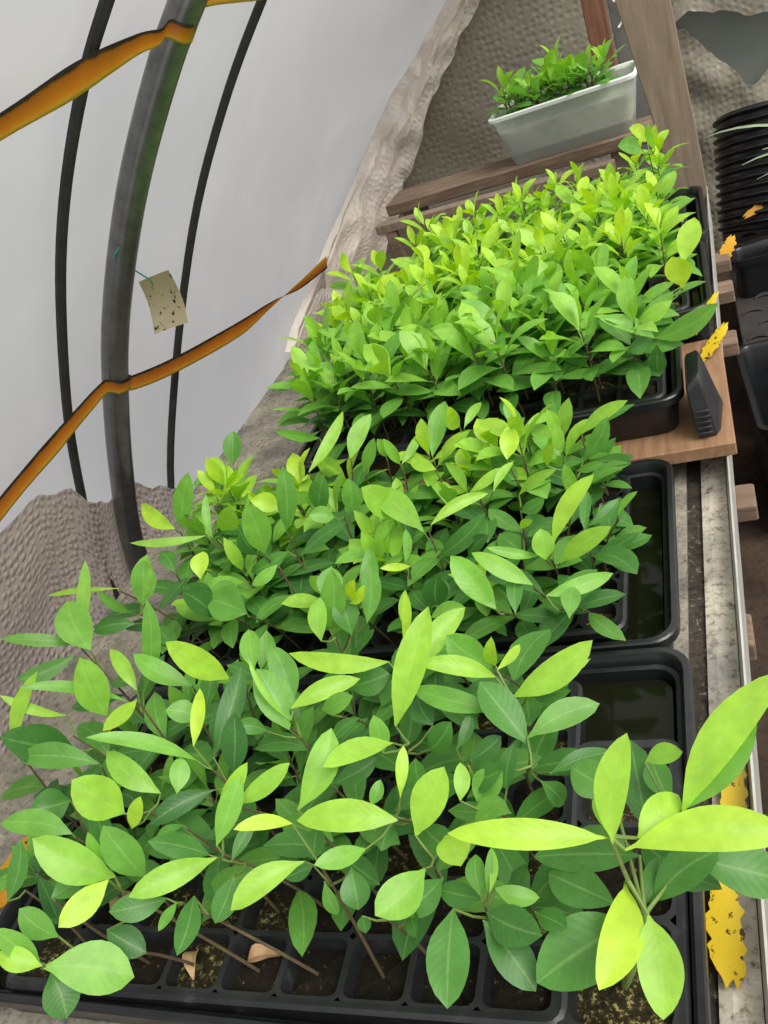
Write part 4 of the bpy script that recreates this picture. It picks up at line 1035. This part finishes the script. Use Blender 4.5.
# a few small ones at the open right side of the middle tray
place(RND.choice(tiny), ('M', 13, 3), 2.0, 1.0, 'tiny seedling at the bare right edge of the middle tray, fourth row', 'seedlings in the middle tray')
place(RND.choice(tiny), ('M', 13, 6), 1.0, 1.3, 'small bright seedling in the back right pocket of the middle tray', 'seedlings in the middle tray')
place(RND.choice(mid), ('M', 12, 5), 1.0, .9, 'green seedling near the right edge of the middle tray, sixth row', 'seedlings in the middle tray')
place(RND.choice(mid), ('M', 12, 6), 3.0, .95, 'green seedling near the right edge of the middle tray, back row', 'seedlings in the middle tray')

# withered leaves lying on the soil
for k, (key, dx, dy, a, lab) in enumerate(((('A', 4, 0), 0, .01, .4, 'curled dry leaf on the mossy soil of the front row'), (('A', 3, 0), -.01, .0, 2.0, 'withered tan leaf on soil, front row of the near tray, fourth pocket'),
                                     (('A', 1, 1), 0, 0, 1.0, 'small dry leaf in the second pocket of the near tray'), (('M', 13, 5), 0, 0, 1.5, 'dry tan leaf in the right column of the middle tray, near its back'),
                                     (('M', 13, 4), 0, 0, 1.2, 'dry tan leaf in the right column of the middle tray, by the water'), (('M', 12, 0), 0, 0, .2, 'dry brown leaf at the front right of the middle tray'))):
    p = CELLS[key[0]][key[1:]] + Vector((dx, dy, .006))
    mb = MB()
    d = Vector((math.cos(a), math.sin(a), 0)) * .018
    add_leaf(mb, -d, d, .018, .5, Vector((0, 0, 1)), arch=.3, fold=.6, n=8, wav=.1)
    o = mb.build('withered_leaf', M['dry']); o.location = p
    tag(o, lab, 'dead leaf', 'withered leaves on the soil')

# ------------------------------------------------------------ black wedge on the board, rails, tub, post
mb = MB()
P0 = [(-.066, 1.168, .001), (-.030, 1.172, .001), (-.020, 1.27, .001), (-.050, 1.33, .001)]
P1 = [(-.072, 1.215, .062), (-.050, 1.222, .080), (-.046, 1.285, .080), (-.068, 1.30, .066)]
P1 = [(-.069, 1.172, .088), (-.047, 1.180, .104), (-.044, 1.27, .104), (-.068, 1.29, .088)]
rings = []
for t in (0, .04, .35, .7, .93, 1):
    R = []
    s = 1 if 0 < t < 1 else .9
    cx = sum((Vector(a).lerp(Vector(c), t) for a, c in zip(P0, P1)), Vector()) / 4
    pts = [cx + (Vector(a).lerp(Vector(c), t) - cx) * s for a, c in zip(P0, P1)]
    for k in range(4):
        a, bb, c = pts[k - 1], pts[k], pts[(k + 1) % 4]
        R += [mb.vert(bb.lerp(a, .12)), mb.vert(bb.lerp(c, .12))]
    rings.append(R)
mb.loft(rings, cap=True)
for k in range(5):
    z = .010 + .009 * k
    mb.box((-.063, 1.1655 + .001 * k, z), (-.041, 1.172 + .001 * k, z + .004), bev=.001)
tag(mb.build('plastic_wedge', M['black_dusty']), 'upright black plastic wedge with dusty face standing on the pine board', 'wedge')


def plank(name, c, size, mat, label, cat='timber', rz=0, grp=None):
    mb = MB(); sx, sy, sz = size
    mb.box((-sx / 2, -sy / 2, 0), (sx / 2, sy / 2, sz), bev=.003)
    o = mb.build(name, mat, smooth=False); o.location = c; o.rotation_euler.z = rz
    return tag(o, label, cat, grp)


plank('timber_rail', (-.50, 2.70, .082), (.86, .15, .036), M['rail_wood'], 'brown timber rail under the plastic tub', rz=-.08)
plank('timber_rail', (-.58, 2.525, .066), (.74, .035, .028), M['old_wood'], 'thinner pale timber rail in front of the brown one', rz=-.10)
plank('timber_post', (-.905, 2.555, -.75), (.035, .03, .8155), M['rail_wood'], 'short timber post holding up the left end of the pale rail')
plank('timber_post', (-.30, 2.50, -.75), (.035, .03, .8155), M['rail_wood'], 'short timber post hidden behind leaves under the right of the pale rail')
plank('timber_upright', (-.86, 2.72, -.75), (.06, .10, .8315), M['old_wood'], 'timber upright under the left end of the brown rail')
plank('timber_upright', (-.20, 2.68, -.75), (.06, .10, .8315), M['old_wood'], 'timber upright under the tub end of the brown rail')

# wide leaning post
mb = MB()
ring = []
for (xl, xr, z) in ((-.066, .006, -.0695), (-.078, .006, .06), (-.098, -.0005, .24), (-.124, -.008, .46), (-.185, -.03, 1.1)):
    R = [mb.vert(p) for p in ((xl, 2.36, z), (xr, 2.36, z), (xr, 2.40, z), (xl, 2.40, z))]
    ring.append(R)
mb.loft(ring, cap=True)
o = mb.build('wooden_post', M['old_wood'], smooth=False)
mdf = o.modifiers.new('bev', 'BEVEL'); mdf.width = .003; mdf.segments = 2
tag(o, 'wide weathered grey-brown wooden post behind the furthest tray', 'post')
mb = MB(); mb.box((-.255, 3.0, -.75), (-.190, 3.05, 1.1), bev=.003)
tag(mb.build('wooden_stud', M['red_wood'], smooth=False), 'narrow reddish brown upright behind the plastic tub', 'post')
mb = MB(); mb.box((-.185, 3.06, -.75), (-.06, 3.08, 1.1), bev=.002)
tag(mb.build('metal_stud', noisy('dull_grey_metal', [(.3, (.13, .13, .125)), (.7, (.20, .20, .19))], 8, .6, .1, metal=.2), smooth=False), 'dull grey metal upright between the reddish stud and the wide post', 'post')
mb = MB()
mb.tube(smooth_poly([(-.158, 3.052, .47), (-.152, 3.048, .41), (-.162, 3.045, .385), (-.158, 3.04, .36), (-.172, 3.045, .335), (-.183, 3.04, .325)], 4), .0035, 6)
mb.tube(smooth_poly([(-.158, 3.042, .368), (-.145, 3.035, .352), (-.128, 3.04, .350)], 4), .003, 6)
mb.tube(smooth_poly([(-.185, 3.052, .40), (-.165, 3.045, .388), (-.150, 3.045, .395)], 4), .003, 6)
for q_ in range(len(mb.v)): mb.v[q_] = (mb.v[q_][0] + .016, mb.v[q_][1], mb.v[q_][2])
tag(mb.build('white_string', M['string']), 'frayed white string tied at the grey metal upright', 'string')

# translucent tub with seedlings
tx0, tx1, ty0, ty1, tz0, tz1 = -.500, -.155, 2.640, 2.770, .1185, .268
tub = empty('plastic_tub', ((tx0 + tx1) / 2, (ty0 + ty1) / 2, tz0))
tub.rotation_euler.z = -.06
tag(tub, 'translucent white plastic tub of small seedlings on the timber rail', 'tub')
hx, hy, H = (tx1 - tx0) / 2, (ty1 - ty0) / 2, tz1 - tz0
mb = MB(); rings = []
FL = .030
for e, zz in ((-.0, .0), (.003, .004), (FL * .95, H - .012), (FL, H - .011)):
    rings.append([mb.vert((px, py, zz)) for px, py in rrect(-hx - e, -hy - e * .8, hx + e, hy + e * .8, .025)])
mb.loft(rings); mb.face(rings[0][::-1])
sh = mb.build('tub_wall', M['tub'], tub)
sh.modifiers.new('s', 'SOLIDIFY').thickness = .0015
mb = MB(); rings = []
for e, zz in ((FL, H - .012), (FL + .008, H - .012), (FL + .009, H - .003), (FL + .006, H), (FL + .002, H), (FL - .001, H - .004), (FL - .001, H - .012)):
    rings.append([mb.vert((px, py, zz)) for px, py in rrect(-hx - e, -hy - e * .8, hx + e, hy + e * .8, .028)])
rings.append(rings[0]); mb.loft(rings)
mr_, nt_, b_r = nm('tub_rim_plastic'); b_r.inputs['Base Color'].default_value = (.80, .84, .80, 1); b_r.inputs['Roughness'].default_value = .3
mb.build('tub_rim', mr_, tub)
mb = MB(); rings = []
for e, zz in ((-.004, .003), (.004, .030)):
    rings.append([mb.vert((px, py, zz)) for px, py in rrect(-hx - e, -hy - e * .8, hx + e, hy + e * .8, .022)])
mb.loft(rings, cap=True)
o = mb.build('wet_soil', M['soil'], tub); o['label'] = 'dark wet soil at the bottom of the tub'
mb = MB(); rings = []
for e, zz in ((.004, .0305), (.020, .100)):
    rings.append([mb.vert((px, py, zz)) for px, py in rrect(-hx - e, -hy - e * .8, hx + e, hy + e * .8, .022)])
mb.loft(rings, cap=True)
o = mb.build('compost_painted_bright', speck_material('compost_painted_bright', ((.32, .33, .28), (.55, .56, .50)), (.7, .7, .62), 60, .6), tub)  # whitened colour stands in for daylight passing through the tub
o['label'] = 'compost filling the tub, whitened to imitate light through its wall'
tz = tz0 + .100
Mt = Matrix.Translation(tub.location) @ Matrix.Rotation(-.06, 4, 'Z')
kk = 0
for i in range(9):
    for j in range(3):
        px = -hx + .012 + (2 * hx - .024) * (i + .5 * (j % 2) * .8) / 8.6
        py = (-.7 + .7 * j) * hy * .95
        p = Mt @ Vector((px, py, .1005)); 
        if i >= 8: continue
        pr = RND.choice(tiny); first = pr.name not in used; used.add(pr.name)
        place(pr, tuple(p), RND.uniform(0, 6.28), RND.uniform(1.35, 1.8) * (1.3 if (i, j) in ((0, 0), (5, 2)) else 1), 'small seedling in the plastic tub, %s row, %s from the left' % (('front', 'middle', 'back')[j], ORD[i]), 'seedlings in the plastic tub', first, (RND.uniform(-.15, .15), RND.uniform(-.15, .15)))
for pr in low + mid + far + tiny:
    if pr.name not in used:
        for ch in list(pr.children): bpy.data.objects.remove(ch)
        bpy.data.objects.remove(pr)

# ------------------------------------------------------------ right-hand side: pipe, mat, trough, grass, sticky scraps
pc = Vector((.222, 2.90, -.362)); pr_ = .205
pipe = MB(); rings = []; inner = []
nr = 13; pitch = .0265; seg = 56
prof = []
for k in range(nr):
    z0 = k * pitch
    prof += [(pr_ - .014, z0), (pr_ - .013, z0 + pitch * .22), (pr_ - .003, z0 + pitch * .36), (pr_, z0 + pitch * .52), (pr_ - .003, z0 + pitch * .7), (pr_ - .013, z0 + pitch * .84)]
H = nr * pitch
prof += [(pr_ - .014, H), (pr_ - .020, H + .001), (pr_ - .026, H - .004), (pr_ - .026, .004)]
for r_, z in prof:
    rings.append([pipe.vert((r_ * math.cos(2 * math.pi * k / seg), r_ * math.sin(2 * math.pi * k / seg), z)) for k in range(seg)])
pipe.loft(rings)
o = pipe.build('ribbed_pipe', M['black'])
o.location = pc; o.rotation_euler = Vector((.10, .38, .92)).to_track_quat('Z', 'Y').to_euler()
tag(o, 'fat black ribbed drainage pipe leaning back against the end wall', 'pipe')

# low pallet
pal = empty('wooden_pallet', (.52, 2.82, -.745))
tag(pal, 'low wooden pallet under the black rubber mat', 'pallet')
for k in range(9):
    mb = MB(); mb.box((-.47, -.52 + k * .117, .262), (.47, -.52 + k * .117 + .09, .284), bev=.002)
    mb.build('deck_board', M['rail_wood'], pal, smooth=False)
for x in (-.47, -.04, .39):
    mb = MB(); mb.box((x, -.52, 0), (x + .08, .51, .2615), bev=.002)
    mb.build('pallet_runner', M['rail_wood'], pal, smooth=False)
# rubber mat with crescent treads
mb = MB()
mb.box((.035, 2.29, -.4595), (1.0, 3.36, -.447), bev=.003)
for i in range(11):
    for j in range(10):
        cx = .075 + .085 * i + (.04 if j % 2 else 0); cy = 2.33 + .085 * j
        if cx > .95: continue
        pts = [(cx + .028 * math.cos(a), cy - .01 + .020 * math.sin(a), -.446 + .004 * math.sin((a - .3) * 1.2)) for a in [.3 + 2.5 * q / 8 for q in range(9)]]
        mb.tube(pts, [.002 + .005 * math.sin(math.pi * q / 8) for q in range(9)], 6)
tag(mb.build('rubber_mat', M['rubber']), 'black rubber mat with crescent treads lying on a low pallet right of the bench', 'mat')


def trough(name, c, size, taper, label, cat, rz=0):
    mb = MB(); sx, sy, sz = size
    rings = []
    t = .006
    for e, z in ((-taper, 0), (-.0, sz - .02), (.010, sz - .018), (.010, sz), (.0, sz), (-t, sz - .01), (-taper - t, .008)):
        rings.append([mb.vert((px, py, z)) for px, py in rrect(-sx / 2 - e, -sy / 2 - e, sx / 2 + e, sy / 2 + e, .03)])
    mb.loft(rings); mb.face(rings[0][::-1]); mb.face(rings[-1])
    o = mb.build(name, M['black']); o.location = c; o.rotation_euler.z = rz
    return tag(o, label, cat)


trough('plastic_trough', (.232, 2.03, -.745), (.40, .42, .335), -.0, 'black plastic trough on the floor below the pine board', 'trough', rz=.05)
trough('plastic_trough', (.30, 2.66, -.4465), (.50, .10, .125), -.0, 'long black plastic trough in front of the ribbed pipe', 'trough', rz=.05)

# strap-leaved plant standing right of the frame, its blades reaching in
gp = empty('strappy_plant', (.62, 2.40, -.4465))
tag(gp, 'potted strappy plant whose thin grey-green blades cross the ribbed pipe', 'potted plant')
mb = MB(); rings = []
for r_, z in ((.05, 0), (.075, .12), (.082, .12), (.082, .14), (.072, .14), (.070, .115), (.0, .115)):
    rings.append([mb.vert((r_ * math.cos(2 * math.pi * k / 24), r_ * math.sin(2 * math.pi * k / 24), z)) for k in range(24)])
mb.loft(rings); mb.face(rings[0][::-1])
mb.build('pot', M['black'], gp)
mb = MB()
base = Vector((0, 0, .113))
W_ = Vector(gp.location)
for tip, sag in (((.018, 2.60, .05), .16), ((.10, 2.50, -.02), .15), ((.15, 2.45, .02), .12), ((.14, 2.66, -.12), .14), ((.9, 2.5, .1), .1), ((.7, 2.0, .15), .1), ((.5, 2.8, .2), .1), ((.8, 2.7, .1), .1)):
    T = Vector(tip) - W_
    prev = None
    ctrl = base.lerp(T, .5) + Vector((0, 0, sag * 1.6))
    for k in range(15):
        t = k / 14
        p = base * (1 - t) ** 2 + ctrl * 2 * t * (1 - t) + T * t * t
        w = .007 * (1 - t) ** .6 + .0006
        s = Vector((0, .6, .8)) * w
        row = [mb.vert(p - s), mb.vert(p + Vector((0, 0, -.002))), mb.vert(p + s)]
        if prev:
            for q in range(2): mb.face((prev[q], prev[q + 1], row[q + 1], row[q]))
        prev = row
mb.build('blades', M['blade'], gp)


def scrap(c, ax, up, L, W, mat, label, seed, curl=.02):
    """a torn ragged piece of sticky sheet with real thickness"""
    r = random.Random(seed)
    ax = Vector(ax).normalized(); up = Vector(up); nrm = (up - ax * up.dot(ax)).normalized(); sd2 = ax.cross(nrm)
    n = 16; mb = MB(); grids = []
    wl_ = [W / 2 * (math.sin(math.pi * (i + .8) / (n + 1.6)) ** .45) * r.uniform(.72, 1.08) for i in range(n + 1)]
    wr_ = [W / 2 * (math.sin(math.pi * (i + .8) / (n + 1.6)) ** .45) * r.uniform(.72, 1.08) for i in range(n + 1)]
    for s_ in (0, 1):
        gr = []
        for i in range(n + 1):
            t = i / n - .5
            row = []
            for k in range(5):
                u = k / 4 * 2 - 1
                w = wl_[i] if u < 0 else wr_[i]
                jag = r.uniform(-.12, .12) * L if (i in (0, n) and False) else 0
                p = ax * (t * L * (1 + .12 * math.sin(k * 2.3 + seed))) + sd2 * (u * w) + nrm * (curl * L * math.sin(3 * t + u) + s_ * .001)
                row.append(mb.vert(p, (t + .5, 0, 0, 1)))
            gr.append(row)
        grids.append(gr)
        for i in range(n):
            for k in range(4):
                q = (gr[i][k], gr[i][k + 1], gr[i + 1][k + 1], gr[i + 1][k])
                mb.face(q if s_ else q[::-1])
    for i in range(n):
        for k in (0, 4):
            mb.face((grids[0][i][k], grids[0][i + 1][k], grids[1][i + 1][k], grids[1][i][k]))
    for k in range(4):
        for i in (0, n):
            mb.face((grids[0][i][k], grids[0][i][k + 1], grids[1][i][k + 1], grids[1][i][k]))
    o = mb.build('sticky_scrap', mat); o.location = c
    tag(o, label, 'sticky trap', 'torn yellow sticky trap scraps')
    return o


scrap((-.064, .592, -.054), (-.02, 1, .04), (.1, 0, 1), .095, .032, M['sticky'], 'torn yellow sticky scrap on the bench edge, behind the long upright lime leaves', 3)
scrap((-.080, .437, -.058), (.0, 1, .03), (0, 0, 1), .098, .036, M['sticky'], 'speckled yellow sticky scrap on the bench edge, nearest the camera', 5)
scrap((-.024, 1.455, .012), (.6, 1, .25), (-.3, -.5, 1), .095, .030, M['sticky'], 'bright yellow sticky scrap on the far end of the pine board', 8)
scrap((-.030, 1.500, .050), (.55, 1, .35), (-.3, -.5, 1), .095, .020, M['sticky'], 'yellow sticky scrap lying over the rim of the far drip tray', 11)
scrap((.030, 2.21, -.126), (.5, 1, .6), (0, -.6, 1), .08, .035, M['sticky_orange'], 'amber sticky scrap on the furthest bearer, left of the ribbed pipe', 12)
scrap((.150, 2.765, -.235), (1, .3, .35), (0, -1, .4), .11, .028, M['sticky_orange'], 'amber sticky scrap clinging to the front of the ribbed pipe', 14)
scrap((-.945, .665, -.055), (-.2, 1, .04), (.2, -.1, 1), .17, .06, M['sticky_orange'], 'amber sticky scrap at the left bench side, behind the mid-left leaves', 17)
scrap((-.985, .48, -.055), (.3, 1, .04), (.2, -.1, 1), .14, .07, M['sticky_orange'], 'amber sticky scrap at the left bench side, nearest the camera', 19)
